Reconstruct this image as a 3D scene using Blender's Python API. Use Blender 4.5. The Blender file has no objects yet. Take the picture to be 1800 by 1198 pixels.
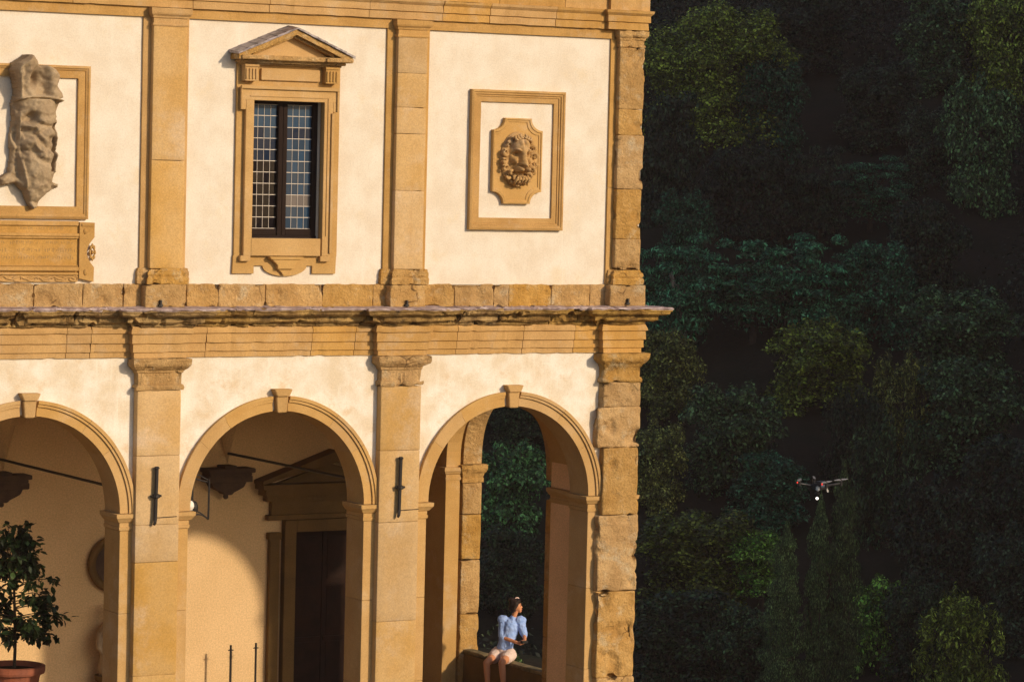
import bpy, bmesh, math, random
import numpy as np
from mathutils import Vector, Matrix, noise
S = bpy.context.scene
R_ = math.radians
random.seed(7); RNG = np.random.default_rng(7)

# ------------------------------------------------------------ camera
cam_d = bpy.data.cameras.new('camera'); cam = bpy.data.objects.new('camera', cam_d)
S.collection.objects.link(cam); S.camera = cam
cam_d.sensor_width = 36; cam_d.lens = 36*5660.5/1800; cam_d.clip_start = .5; cam_d.clip_end = 2000
rt = Vector((0.86039496, -0.5090568, 0.02411824)); fw = Vector((0.50957092, 0.85862783, -0.05563926))
up = rt.cross(fw)
cam.matrix_world = Matrix(((rt.x, up.x, -fw.x, -23.739), (rt.y, up.y, -fw.y, -40.0), (rt.z, up.z, -fw.z, 8.0), (0, 0, 0, 1)))
# ------------------------------------------------------------ world and sun
SUN_AZ, SUN_EL = R_(25), R_(21.5)            # azimuth from the facade normal towards +X
sdir = Vector((math.sin(SUN_AZ)*math.cos(SUN_EL), -math.cos(SUN_AZ)*math.cos(SUN_EL), math.sin(SUN_EL)))
W = bpy.data.worlds.new('World'); S.world = W; W.use_nodes = True
wn = W.node_tree; bg = wn.nodes['Background']; sky = wn.nodes.new('ShaderNodeTexSky')
sky.sky_type = 'NISHITA'; sky.sun_disc = False; sky.sun_elevation = SUN_EL
sky.sun_rotation = math.atan2(sdir.x, sdir.y); sky.air_density = 1.0; sky.dust_density = 1.5
wn.links.new(sky.outputs[0], bg.inputs[0]); bg.inputs[1].default_value = .125
sl = bpy.data.lights.new('sun', 'SUN'); sl.energy = 3.4; sl.angle = R_(1.9); sl.color = (1, .80, .54)
sun = bpy.data.objects.new('sun', sl); S.collection.objects.link(sun)
sun.rotation_euler = sdir.to_track_quat('Z', 'Y').to_euler(); sun.location = (20, -60, 40)
S.view_settings.view_transform = 'Standard'; S.view_settings.look = 'None'
S.view_settings.exposure = 0.03; S.view_settings.gamma = 1; S.view_settings.use_curve_mapping = False

# ------------------------------------------------------------ materials
def mat(name, base, rough=.85, var=None, vscale=2.0, fine=.08, fscale=60, bump=.3, bscale=25, stain=None,
        stain_scale=1.2, stain_amt=.5, objvar=0, spec=.3, metal=0, bdist=.01, streak=None, crack=0):
    m = bpy.data.materials.new(name); m.use_nodes = True; nt = m.node_tree; N = nt.nodes; L = nt.links
    b = N['Principled BSDF']; b.inputs['Roughness'].default_value = rough; b.inputs['Metallic'].default_value = metal
    b.inputs['Specular IOR Level'].default_value = spec
    geo = N.new('ShaderNodeNewGeometry'); pos = geo.outputs['Position']
    def noi(sc, det=4, vec=None, ro=.6):
        n = N.new('ShaderNodeTexNoise'); n.inputs['Scale'].default_value = sc; n.inputs['Detail'].default_value = det
        n.inputs['Roughness'].default_value = ro; L.new(vec or pos, n.inputs['Vector']); return n.outputs['Fac']
    def ramp(fac, a, c):
        r = N.new('ShaderNodeMapRange'); r.inputs['From Min'].default_value = a; r.inputs['From Max'].default_value = c
        r.interpolation_type = 'SMOOTHSTEP'; L.new(fac, r.inputs['Value']); return r.outputs['Result']
    def mix(fac, a, c, mode='MIX'):
        x = N.new('ShaderNodeMix'); x.data_type = 'RGBA'; x.blend_type = mode
        if isinstance(fac, float): x.inputs[0].default_value = fac
        else: L.new(fac, x.inputs[0])
        for i, v in ((6, a), (7, c)):
            if isinstance(v, tuple): x.inputs[i].default_value = (*v, 1)
            else: L.new(v, x.inputs[i])
        return x.outputs[2]
    col = tuple(base)
    if var: col = mix(ramp(noi(vscale), .32, .68), col, tuple(var))
    if stain:
        st = ramp(noi(stain_scale, 6, ro=.7), .52, .72)
        mm = N.new('ShaderNodeMath'); mm.operation = 'MULTIPLY'; mm.inputs[1].default_value = stain_amt; L.new(st, mm.inputs[0])
        col = mix(mm.outputs[0], col, tuple(stain))
    if streak:                                    # vertical run-off marks
        mp = N.new('ShaderNodeMapping'); mp.inputs['Scale'].default_value = (7, 7, .55); L.new(pos, mp.inputs['Vector'])
        st = ramp(noi(1.0, 5, mp.outputs[0]), .55, .75)
        mm = N.new('ShaderNodeMath'); mm.operation = 'MULTIPLY'; mm.inputs[1].default_value = .5; L.new(st, mm.inputs[0])
        col = mix(mm.outputs[0], col, tuple(streak))
    if crack:                                     # hairline splits in weathered stone
        wp = N.new('ShaderNodeVectorMath'); wp.operation = 'ADD'; wn_ = N.new('ShaderNodeTexNoise'); wn_.inputs['Scale'].default_value = 3
        sc_ = N.new('ShaderNodeVectorMath'); sc_.operation = 'SCALE'; sc_.inputs['Scale'].default_value = .22
        L.new(pos, wn_.inputs['Vector']); L.new(wn_.outputs['Color'], sc_.inputs[0]); L.new(pos, wp.inputs[0]); L.new(sc_.outputs[0], wp.inputs[1])
        vo = N.new('ShaderNodeTexVoronoi'); vo.feature = 'DISTANCE_TO_EDGE'; vo.inputs['Scale'].default_value = crack; L.new(wp.outputs[0], vo.inputs['Vector'])
        cr = N.new('ShaderNodeMapRange'); cr.inputs['From Min'].default_value = .004; cr.inputs['From Max'].default_value = .012
        cr.inputs['To Min'].default_value = 1; cr.inputs['To Max'].default_value = 0; L.new(vo.outputs['Distance'], cr.inputs['Value'])
        cm = N.new('ShaderNodeMath'); cm.operation = 'MULTIPLY'; L.new(cr.outputs[0], cm.inputs[0]); L.new(ramp(noi(1.6, 3), .56, .64), cm.inputs[1])
        col = mix(cm.outputs[0], col, (.12, .065, .025))
    if objvar:
        oi = N.new('ShaderNodeObjectInfo'); hs = N.new('ShaderNodeHueSaturation')
        mr = N.new('ShaderNodeMapRange'); mr.inputs['To Min'].default_value = 1-objvar; mr.inputs['To Max'].default_value = 1+objvar
        L.new(oi.outputs['Random'], mr.inputs['Value']); L.new(mr.outputs['Result'], hs.inputs['Value'])
        w2 = N.new('ShaderNodeMath'); w2.operation = 'MULTIPLY'; w2.inputs[1].default_value = 7.31; L.new(oi.outputs['Random'], w2.inputs[0])
        fr = N.new('ShaderNodeMath'); fr.operation = 'FRACT'; L.new(w2.outputs[0], fr.inputs[0])
        mr2 = N.new('ShaderNodeMapRange'); mr2.inputs['To Min'].default_value = 1-objvar*1.6; mr2.inputs['To Max'].default_value = 1+objvar*.9
        L.new(fr.outputs[0], mr2.inputs['Value']); L.new(mr2.outputs['Result'], hs.inputs['Saturation'])
        if isinstance(col, tuple): hs.inputs['Color'].default_value = (*col, 1)
        else: L.new(col, hs.inputs['Color'])
        col = hs.outputs[0]
    if fine:
        fn = N.new('ShaderNodeMapRange'); fn.inputs['From Min'].default_value = .25; fn.inputs['From Max'].default_value = .75
        fn.inputs['To Min'].default_value = 1-fine*1.5; fn.inputs['To Max'].default_value = 1+fine*1.5
        L.new(noi(fscale, 3, ro=.75), fn.inputs['Value'])
        cc = N.new('ShaderNodeCombineColor')
        for i in range(3): L.new(fn.outputs['Result'], cc.inputs[i])
        col = mix(1.0, col, cc.outputs[0], 'MULTIPLY')
    if isinstance(col, tuple): b.inputs['Base Color'].default_value = (*col, 1)
    else: L.new(col, b.inputs['Base Color'])
    if bump:
        bp = N.new('ShaderNodeBump'); bp.inputs['Strength'].default_value = bump; bp.inputs['Distance'].default_value = bdist
        L.new(noi(bscale, 6, ro=.65), bp.inputs['Height']); L.new(bp.outputs[0], b.inputs['Normal'])
    return m
M = {}
M['plaster'] = mat('plaster', (.665, .58, .485), .95, var=(.735, .675, .60), vscale=2.2, fine=0.09, fscale=45, bump=.25, bscale=14,
                   stain=(.68, .575, .44), stain_scale=2.0, stain_amt=.9, spec=.1, streak=(.76, .70, .63))
M['low_plaster'] = mat('low_plaster', (.655, .555, .43), .95, var=(.78, .73, .67), vscale=2.3, fine=0.1, fscale=45, bump=.35, bscale=10,
                   stain=(.62, .47, .31), stain_scale=3.2, stain_amt=.8, spec=.1, streak=(.85, .80, .74))
M['inner_plaster'] = mat('inner_plaster', (.70, .49, .275), .95, var=(.64, .44, .235), vscale=.8, fine=0.17, fscale=40, bump=.2, spec=.1)
M['pink'] = mat('bounce_lit_plaster', (.78, .50, .28), .95, var=(.70, .44, .24), vscale=1.5, fine=.17, fscale=45, bump=.2, spec=.1)  # paler than the inner plaster, bounced light put into the colour
M['stone'] = mat('stone', (.50, .300, .110), .9, var=(.42, .240, .080), vscale=2.2, fine=0.15, fscale=55, bump=.45, bscale=16,
                 stain=(.50, .37, .24), stain_scale=1.9, stain_amt=.6, objvar=.06, spec=.15, streak=(.34, .19, .055))
M['worn'] = mat('worn', (.50, .305, .112), .95, var=(.39, .22, .068), vscale=3.2, fine=0.17, fscale=40, bump=1.0, bscale=11,
                stain=(.50, .40, .26), stain_scale=3.6, stain_amt=.8, objvar=.08, spec=.1, bdist=.055, crack=1.5, streak=(.33, .185, .06))
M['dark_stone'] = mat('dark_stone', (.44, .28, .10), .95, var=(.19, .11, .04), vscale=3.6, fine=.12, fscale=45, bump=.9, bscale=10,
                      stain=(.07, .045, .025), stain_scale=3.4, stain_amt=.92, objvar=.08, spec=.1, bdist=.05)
M['smooth'] = mat('smooth', (.51, .318, .128), .9, var=(.45, .268, .098), vscale=1.8, fine=0.12, fscale=60, bump=.25, bscale=20, objvar=.05, spec=.15,
                  stain=(.56, .42, .28), stain_scale=1.4, stain_amt=.5)
M['pilaster'] = mat('pilaster', (.475, .284, .096), .9, var=(.52, .34, .155), vscale=1.3, fine=0.15, fscale=50, bump=.35, bscale=14, objvar=.08, spec=.15,
                    stain=(.55, .42, .30), stain_scale=.9, stain_amt=.7, streak=(.47, .27, .085))
M['grey_stone'] = mat('grey_stone', (.42, .32, .21), .9, var=(.32, .235, .15), vscale=3.5, fine=.1, fscale=50, bump=.6, bscale=16,
                      stain=(.17, .12, .08), stain_scale=4.5, stain_amt=.6, spec=.15)
M['portal_light'] = mat('cut_letters', (.34, .21, .085), .9, fine=.2, fscale=40, bump=.2)
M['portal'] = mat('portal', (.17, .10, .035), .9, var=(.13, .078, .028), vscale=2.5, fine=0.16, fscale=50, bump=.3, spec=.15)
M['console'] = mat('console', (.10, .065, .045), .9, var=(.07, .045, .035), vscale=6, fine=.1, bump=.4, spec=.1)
M['lilac'] = mat('lilac', (.52, .42, .42), .6, var=(.22, .15, .15), vscale=9, fine=.15, fscale=60, bump=.6, bscale=30, spec=.3)
M['slate'] = mat('slate', (.30, .25, .28), .42, var=(.09, .065, .075), vscale=11, fine=.12, bump=.7, bscale=30, spec=.6)
M['iron'] = mat('iron', (.018, .014, .013), .6, fine=0, bump=.3, bscale=60, spec=.4)
M['white'] = mat('white', (.8, .76, .70), .5, fine=.02, bump=0)
M['dark_wood'] = mat('dark_wood', (.022, .013, .010), .8, var=(.02, .012, .01), vscale=5, fine=.1, bump=.3, bscale=40, spec=.1)
M['door_wood'] = mat('door_wood', (.03, .013, .008), .7, var=(.018, .009, .006), vscale=4, fine=.1, bump=.3, bscale=30, spec=.1)
M['lead'] = mat('lead', (.62, .55, .50), .6, fine=.05, bump=0)
M['floor'] = mat('floor', (.26, .18, .11), .9, var=(.20, .14, .08), vscale=1.5, fine=.08, fscale=30, bump=.3)
M['gravel'] = mat('gravel', (.085, .07, .04), .95, var=(.06, .06, .03), vscale=.6, fine=.15, fscale=20, bump=.5)
M['soil'] = mat('soil', (.030, .023, .016), 1, var=(.018, .020, .012), vscale=.5, fine=.2, fscale=6, bump=.6, bscale=3, spec=.05, bdist=.1)
M['tile'] = mat('tile', (.35, .16, .08), .9, var=(.26, .13, .07), vscale=3, fine=.15, bump=.4, objvar=.1)
M['terracotta'] = mat('terracotta', (.30, .095, .05), .8, var=(.22, .075, .045), vscale=5, fine=.1, bump=.3, bscale=30)
M['bark'] = mat('bark', (.06, .04, .025), .95, var=(.035, .025, .018), vscale=4, fine=.2, bump=.8, bscale=20)
M['pale_bark'] = mat('pale_bark', (.42, .34, .27), .95, var=(.2, .15, .12), vscale=5, fine=.2, bump=.6)
M['moss'] = mat('moss', (.27, .20, .10), .95, var=(.12, .10, .05), vscale=8, fine=.2, fscale=40, bump=.8)
def glass(name, c, rough=.06, ior=1.45):
    m = bpy.data.materials.new(name); m.use_nodes = True; b = m.node_tree.nodes['Principled BSDF']
    b.inputs['Base Color'].default_value = (*c, 1); b.inputs['Roughness'].default_value = rough; b.inputs['IOR'].default_value = ior
    b.inputs['Specular IOR Level'].default_value = .10
    nt = m.node_tree; g = nt.nodes.new('ShaderNodeNewGeometry'); n = nt.nodes.new('ShaderNodeTexNoise'); n.inputs['Scale'].default_value = 14
    bp = nt.nodes.new('ShaderNodeBump'); bp.inputs['Strength'].default_value = .12; bp.inputs['Distance'].default_value = .006
    nt.links.new(g.outputs['Position'], n.inputs['Vector']); nt.links.new(n.outputs['Fac'], bp.inputs['Height']); nt.links.new(bp.outputs[0], b.inputs['Normal'])
    return m
M['pane_navy'] = glass('pane_navy', (.012, .022, .048)); M['pane_sky_blue'] = glass('pane_sky_blue', (.026, .060, .115))  # sky reflection painted into the opaque pane colours
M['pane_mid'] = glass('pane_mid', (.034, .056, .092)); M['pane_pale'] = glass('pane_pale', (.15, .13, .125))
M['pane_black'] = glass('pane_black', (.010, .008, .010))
def leafmat(name, a, b2, sc=1.2, tr=.25, spec=.35, rough=.5):
    m = bpy.data.materials.new(name); m.use_nodes = True; nt = m.node_tree; N = nt.nodes; L = nt.links
    b = N['Principled BSDF']; b.inputs['Roughness'].default_value = rough; b.inputs['Specular IOR Level'].default_value = spec
    g = N.new('ShaderNodeNewGeometry'); n = N.new('ShaderNodeTexNoise'); n.inputs['Scale'].default_value = sc; n.inputs['Detail'].default_value = 5
    n.inputs['Roughness'].default_value = .75
    L.new(g.outputs['Position'], n.inputs['Vector'])
    mr = N.new('ShaderNodeMapRange'); mr.inputs['From Min'].default_value = .35; mr.inputs['From Max'].default_value = .65; L.new(n.outputs['Fac'], mr.inputs['Value'])
    x = N.new('ShaderNodeMix'); x.data_type = 'RGBA'; x.inputs[6].default_value = (*a, 1); x.inputs[7].default_value = (*b2, 1)
    L.new(mr.outputs['Result'], x.inputs[0])
    oi = N.new('ShaderNodeObjectInfo'); hs = N.new('ShaderNodeHueSaturation'); m2 = N.new('ShaderNodeMapRange')
    m2.inputs['To Min'].default_value = .55; m2.inputs['To Max'].default_value = 1.35; L.new(oi.outputs['Random'], m2.inputs['Value'])
    pw = N.new('ShaderNodeMath'); pw.operation = 'POWER'; pw.inputs[1].default_value = 4.0; L.new(g.outputs['Random Per Island'], pw.inputs[0])
    m3 = N.new('ShaderNodeMapRange'); m3.inputs['To Min'].default_value = .38; m3.inputs['To Max'].default_value = 4.2; L.new(pw.outputs[0], m3.inputs['Value'])  # a few very bright leaves paint in the sparkling highlights
    mv = N.new('ShaderNodeMath'); mv.operation = 'MULTIPLY'; L.new(m2.outputs['Result'], mv.inputs[0]); L.new(m3.outputs['Result'], mv.inputs[1])
    L.new(mv.outputs[0], hs.inputs['Value']); L.new(x.outputs[2], hs.inputs['Color']); L.new(hs.outputs[0], b.inputs['Base Color'])
    t = N.new('ShaderNodeBsdfTranslucent'); L.new(hs.outputs[0], t.inputs['Color']); ms = N.new('ShaderNodeMixShader'); ms.inputs[0].default_value = tr
    L.new(b.outputs[0], ms.inputs[1]); L.new(t.outputs[0], ms.inputs[2]); L.new(ms.outputs[0], N['Material Output'].inputs['Surface'])
    return m
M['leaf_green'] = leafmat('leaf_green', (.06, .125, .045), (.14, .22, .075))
M['leaf_teal'] = leafmat('leaf_teal', (.03, .115, .055), (.07, .19, .085))
M['leaf_olive_lit'] = leafmat('leaf_olive_lit', (.09, .12, .018), (.26, .29, .04))  # olive foliage, brightened to paint faint warm sunlight on it
M['leaf_dark'] = leafmat('leaf_dark', (.032, .066, .026), (.075, .125, .045))
M['leaf_shaded'] = leafmat('leaf_shaded', (.020, .036, .017), (.040, .062, .028))  # darker foliage copy, paints the shade of the black hollows
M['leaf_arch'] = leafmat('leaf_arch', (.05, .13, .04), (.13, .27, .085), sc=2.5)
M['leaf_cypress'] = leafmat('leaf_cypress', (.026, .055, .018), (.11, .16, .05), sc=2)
M['leaf_wood_shaded'] = leafmat('leaf_wood_shaded', (.012, .018, .009), (.022, .030, .014))  # canopy colour darkened to paint black shade between single trees
M['leaf_bright'] = leafmat('leaf_bright', (.12, .30, .04), (.34, .50, .08), tr=.35)
M['leaf_gold_lit'] = leafmat('leaf_gold_lit', (.26, .24, .045), (.09, .12, .04))  # yellowish foliage with warm sunlight brightened into its colour
M['citrus'] = leafmat('citrus', (.018, .04, .012), (.04, .07, .02), sc=6, tr=.15)

# ------------------------------------------------------------ helpers
COL = S.collection
def link(name, me, m=None, parent=None, smooth=False):
    o = bpy.data.objects.new(name, me); COL.objects.link(o)
    if m: me.materials.append(M[m] if isinstance(m, str) else m)
    if parent: o.parent = parent
    if smooth:
        me.polygons.foreach_set('use_smooth', [True]*len(me.polygons))
    return o
def empty(name, loc=(0, 0, 0), label=None, cat=None, group=None):
    o = bpy.data.objects.new(name, None); COL.objects.link(o); o.location = loc; o.empty_display_size = .2
    tag(o, label, cat, group); return o
def tag(o, label=None, cat=None, group=None, kind=None):
    if label: o['label'] = label
    if cat: o['category'] = cat
    if group: o['group'] = group
    if kind: o['kind'] = kind
    return o
def pymesh(name, v, f):
    me = bpy.data.meshes.new(name); me.from_pydata([tuple(p) for p in v], [], f); me.validate(); me.update(); return me
def fnoise(p, sc, oct_=3):
    v = 0; a = 1
    for _ in range(oct_):
        v += a*noise.noise(Vector(p)*sc); a *= .5; sc *= 2.1
    return v
def weather_me(me, amp, sc=3.0, chip=0, chipsc=4.0, centre=None):
    """push vertices along their normals by noise; chips knock pieces out"""
    me.update(); ns = [v.normal.copy() for v in me.vertices]
    for v, n in zip(me.vertices, ns):
        d = amp*fnoise(v.co, sc)
        if chip:
            c = fnoise(v.co+Vector((31, 7, 3)), chipsc)
            if c > .28: d -= chip*min(1, (c-.28)*4)
        v.co += n*d
    me.update()
def lin(a, b, step, r=0):
    L = b-a; n = max(1, int(round(L/step))); t = [a+L*i/n for i in range(n+1)]
    if r and L > 2.5*r:
        t = [a, a+r]+[x for x in t if a+r*1.5 < x < b-r*1.5]+[b-r, b]
    return t
def block(name, x0, x1, y0, y1, z0, z1, m, parent=None, r=.008, step=.4, amp=0, sc=3, chip=0, chipsc=4, gap=0, vals=None):
    """a dressed stone block with rounded, worn edges"""
    x0 += gap; x1 -= gap; z0 += gap; z1 -= gap
    X, Y, Z = lin(x0, x1, step, r), lin(y0, y1, max(step, .15), r), lin(z0, z1, step, r)
    idx = {}; V = []; F = []
    def vid(i, j, k):
        if (i, j, k) not in idx:
            p = Vector((X[i], Y[j], Z[k]))
            if r:
                q = Vector((min(max(p.x, x0+r), x1-r), min(max(p.y, y0+r), y1-r), min(max(p.z, z0+r), z1-r)))
                d = p-q
                if d.length > r*1.2: p = q+d.normalized()*r
            idx[(i, j, k)] = len(V); V.append(p)
        return idx[(i, j, k)]
    nx, ny, nz = len(X)-1, len(Y)-1, len(Z)-1
    for i in range(nx):
        for k in range(nz):
            F.append((vid(i, 0, k), vid(i+1, 0, k), vid(i+1, 0, k+1), vid(i, 0, k+1)))
            F.append((vid(i, ny, k), vid(i, ny, k+1), vid(i+1, ny, k+1), vid(i+1, ny, k)))
    for i in range(nx):
        for j in range(ny):
            F.append((vid(i, j, 0), vid(i, j+1, 0), vid(i+1, j+1, 0), vid(i+1, j, 0)))
            F.append((vid(i, j, nz), vid(i+1, j, nz), vid(i+1, j+1, nz), vid(i, j+1, nz)))
    for j in range(ny):
        for k in range(nz):
            F.append((vid(0, j, k), vid(0, j, k+1), vid(0, j+1, k+1), vid(0, j+1, k)))
            F.append((vid(nx, j, k), vid(nx, j+1, k), vid(nx, j+1, k+1), vid(nx, j, k+1)))
    me = pymesh(name, V, F)
    if amp or chip: weather_me(me, amp, sc, chip, chipsc)
    return link(name, me, m, parent, smooth=bool(amp))
class MB:
    """collects boxes, tubes, prisms into one mesh"""
    def __init__(s): s.v = []; s.f = []
    def box(s, x0, x1, y0, y1, z0, z1):
        b = len(s.v); s.v += [(x, y, z) for x in (x0, x1) for y in (y0, y1) for z in (z0, z1)]
        s.f += [tuple(b+i for i in q) for q in ((0, 1, 3, 2), (4, 6, 7, 5), (0, 4, 5, 1), (2, 3, 7, 6), (0, 2, 6, 4), (1, 5, 7, 3))]; return s
    def tube(s, pts, rad, n=8, cap=True):
        pts = [Vector(p) for p in pts]; b = len(s.v); k = len(pts)
        rs = rad if isinstance(rad, (list, tuple)) else [rad]*k
        for i, p in enumerate(pts):
            d = (pts[min(i+1, k-1)]-pts[max(i-1, 0)]).normalized()
            a = d.cross(Vector((0, 0, 1)) if abs(d.z) < .9 else Vector((1, 0, 0))).normalized(); c = d.cross(a)
            for j in range(n):
                t = 2*math.pi*j/n; s.v.append(tuple(p+a*math.cos(t)*rs[i]+c*math.sin(t)*rs[i]))
        for i in range(k-1):
            for j in range(n):
                j2 = (j+1) % n; s.f.append((b+i*n+j, b+i*n+j2, b+(i+1)*n+j2, b+(i+1)*n+j))
        if cap: s.f.append(tuple(b+j for j in range(n))[::-1]); s.f.append(tuple(b+(k-1)*n+j for j in range(n)))
        return s
    def lathe(s, prof, c, n=20):
        b = len(s.v); k = len(prof)
        for r, z in prof:
            for j in range(n):
                t = 2*math.pi*j/n; s.v.append((c[0]+r*math.cos(t), c[1]+r*math.sin(t), c[2]+z))
        for i in range(k-1):
            for j in range(n):
                j2 = (j+1) % n; s.f.append((b+i*n+j, b+i*n+j2, b+(i+1)*n+j2, b+(i+1)*n+j))
        s.f.append(tuple(b+j for j in range(n))[::-1]); s.f.append(tuple(b+(k-1)*n+j for j in range(n))); return s
    def prism(s, poly, y0, y1):
        """poly in (x,z), counter-clockwise seen from -Y; front at y0"""
        b = len(s.v); n = len(poly)
        s.v += [(x, y0, z) for x, z in poly]+[(x, y1, z) for x, z in poly]
        s.f.append(tuple(b+i for i in range(n))); s.f.append(tuple(b+n+i for i in range(n))[::-1])
        for i in range(n):
            j = (i+1) % n; s.f.append((b+i, b+n+i, b+n+j, b+j))
        return s
    def ball(s, c, rx, ry, rz, nu=12, nv=8):
        return s.lathe_e(c, rx, ry, rz, nu, nv)
    def lathe_e(s, c, rx, ry, rz, nu, nv):
        b = len(s.v)
        for i in range(nv+1):
            a = -math.pi/2+math.pi*i/nv; cr = max(math.cos(a), .02)
            for j in range(nu):
                t = 2*math.pi*j/nu; s.v.append((c[0]+rx*cr*math.cos(t), c[1]+ry*cr*math.sin(t), c[2]+rz*math.sin(a)))
        for i in range(nv):
            for j in range(nu):
                j2 = (j+1) % nu; s.f.append((b+i*nu+j, b+i*nu+j2, b+(i+1)*nu+j2, b+(i+1)*nu+j))
        s.f.append(tuple(b+j for j in range(nu))[::-1]); s.f.append(tuple(b+nv*nu+j for j in range(nu))); return s
    def build(s, name, m, parent=None, smooth=False, amp=0, sc=3, bevel=0):
        me = pymesh(name, s.v, s.f)
        if bevel:
            bm = bmesh.new(); bm.from_mesh(me)
            bmesh.ops.bevel(bm, geom=[e for e in bm.edges if e.calc_face_angle(0) > .5], offset=bevel, segments=2, affect='EDGES', clamp_overlap=True)
            bm.to_mesh(me); bm.free()
        if amp: weather_me(me, amp, sc)
        o = link(name, me, m, parent)
        if smooth: me.shade_smooth() if False else me.polygons.foreach_set('use_smooth', [True]*len(me.polygons))
        return o
def mould(path, prof, name, m, parent, step=.12, amp=.004, sc=4, chip=0, chipsc=5, smooth=False):
    """sweep a closed profile [(protrusion, z)] along a plan path; outward is to the right of the walk"""
    P = [Vector((x, y)) for x, y in path]
    # drop duplicates then compute mitres
    n = len(P); dirs = [(P[i+1]-P[i]).normalized() for i in range(n-1)]
    mit = []
    for i in range(n):
        a = dirs[max(i-1, 0)]; b = dirs[min(i, n-2)]
        na = Vector((a.y, -a.x)); nb = Vector((b.y, -b.x)); h = (na+nb)
        mit.append(h/ (1+na.dot(nb)))
    pts = []; ms = []
    for i in range(n-1):
        L = (P[i+1]-P[i]).length; k = max(1, int(L/step))
        for j in range(k):
            t = j/k; pts.append(P[i].lerp(P[i+1], t)); ms.append(mit[i].lerp(mit[i+1], t) if j else mit[i])
            if j:
                d = dirs[i]; ms[-1] = Vector((d.y, -d.x)); 
                # keep the mitre shift linear along the run
                s0 = mit[i].dot(d); s1 = mit[i+1].dot(d); ms[-1] = ms[-1]+d*(s0*(1-t)+s1*t)
    pts.append(P[-1]); ms.append(mit[-1])
    V = []; F = []; q = len(prof)
    for p, mm in zip(pts, ms):
        for pr, z in prof: V.append((p.x+mm.x*pr, p.y+mm.y*pr, z))
    for i in range(len(pts)-1):
        for j in range(q):
            j2 = (j+1) % q; F.append((i*q+j, (i+1)*q+j, (i+1)*q+j2, i*q+j2))
    F.append(tuple(range(q))); F.append(tuple((len(pts)-1)*q+j for j in range(q))[::-1])
    me = pymesh(name, V, F)
    bm = bmesh.new(); bm.from_mesh(me); bmesh.ops.recalc_face_normals(bm, faces=bm.faces); bm.to_mesh(me); bm.free()
    if amp or chip: weather_me(me, amp, sc, chip, chipsc)
    return link(name, me, m, parent, smooth)
def cut_path(path, xs, gap=.004):
    """split a plan path at the given x positions (only on runs parallel to the facade)"""
    out = []; cur = [path[0]]
    for a, b in zip(path[:-1], path[1:]):
        if abs(a[1]-b[1]) < 1e-6 and b[0] > a[0]:
            for x in sorted(xs):
                if a[0]+.03 < x < b[0]-.03:
                    cur.append((x-gap, a[1])); out.append(cur); cur = [(x+gap, a[1])]
        cur.append(b)
    out.append(cur); return out

# ------------------------------------------------------------ terrain
def base_h(X, Y):
    s = (X+23.7)*.56+(Y+40)*.83
    h = np.interp(s, [0, 50, 75, 95, 200, 330, 500], [-.68, -.68, -9, -6, 29, 85, 130])
    # level terrace round the villa
    dx = np.maximum(X-3.5, 0); dy = np.maximum(Y-12, 0); d = np.hypot(dx, dy)
    t = np.clip(d/9, 0, 1); t = t*t*(3-2*t)
    h = -.68*(1-t)+h*t
    # ridge on the sun side, outside the picture to the right: it keeps the valley in shade
    d_edge = (X-(.80*(Y+39)-18.6))*.78-5
    d_sun = (X-11)*.906+Y*.423-7
    dd = np.clip(np.minimum(d_edge, d_sun)/62, 0, 1); dd = dd*dd*(3-2*dd)
    return h+dd*85
def hN(x, y): return float(base_h(np.array([x]), np.array([y]))[0])
gx = np.arange(-150, 300.1, 3.0); gy = np.arange(-150, 300.1, 3.0)
GX, GY = np.meshgrid(gx, gy, indexing='ij'); GZ = base_h(GX, GY)
rough = RNG.normal(0, .25, GX.shape)*(GZ != -.68)*((GX > 4) | (GY > 13)); GZ = GZ+rough
V = np.stack([GX, GY, GZ], -1).reshape(-1, 3); nyy = len(gy)
ii, jj = np.meshgrid(np.arange(len(gx)-1), np.arange(nyy-1), indexing='ij'); a0 = (ii*nyy+jj).ravel()
F = np.stack([a0, a0+nyy, a0+nyy+1, a0+1], 1)
me = bpy.data.meshes.new('ground'); me.from_pydata(V.tolist(), [], F.tolist()); me.update()
o = link('ground', me, 'soil', smooth=True); tag(o, kind='structure')
o = MB().box(-60, 3.4, -45, -.15, -.72, -.62).build('terrace', 'gravel'); tag(o, kind='structure')
far = MB().box(-1500, 1500, -1500, 1500, -30, -29).build('valley_floor', 'soil'); tag(far, kind='structure')

# ------------------------------------------------------------ villa
villa = empty('villa', (-3, 0, -.6), 'ochre stone and cream plaster villa with three open arches below and pedimented window above', 'building')
def V_(o): o.parent = villa; o.matrix_parent_inverse = Matrix.Translation((3, 0, .6)); return o
class _P: pass
_link0 = link
def link(name, me, m=None, parent=None, smooth=False):
    o = _link0(name, me, m, None, smooth)
    if parent is not None:
        o.parent = parent; o.matrix_parent_inverse = Matrix.Translation(parent.location).inverted() if parent.parent is None else Matrix()
    return o
T = .5; RI = 1.36; ZS = 3.12; BAY = 3.735
BC = [0, -BAY, -2*BAY, -3*BAY]; XL = -13.25; XR = 2.15
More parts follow.
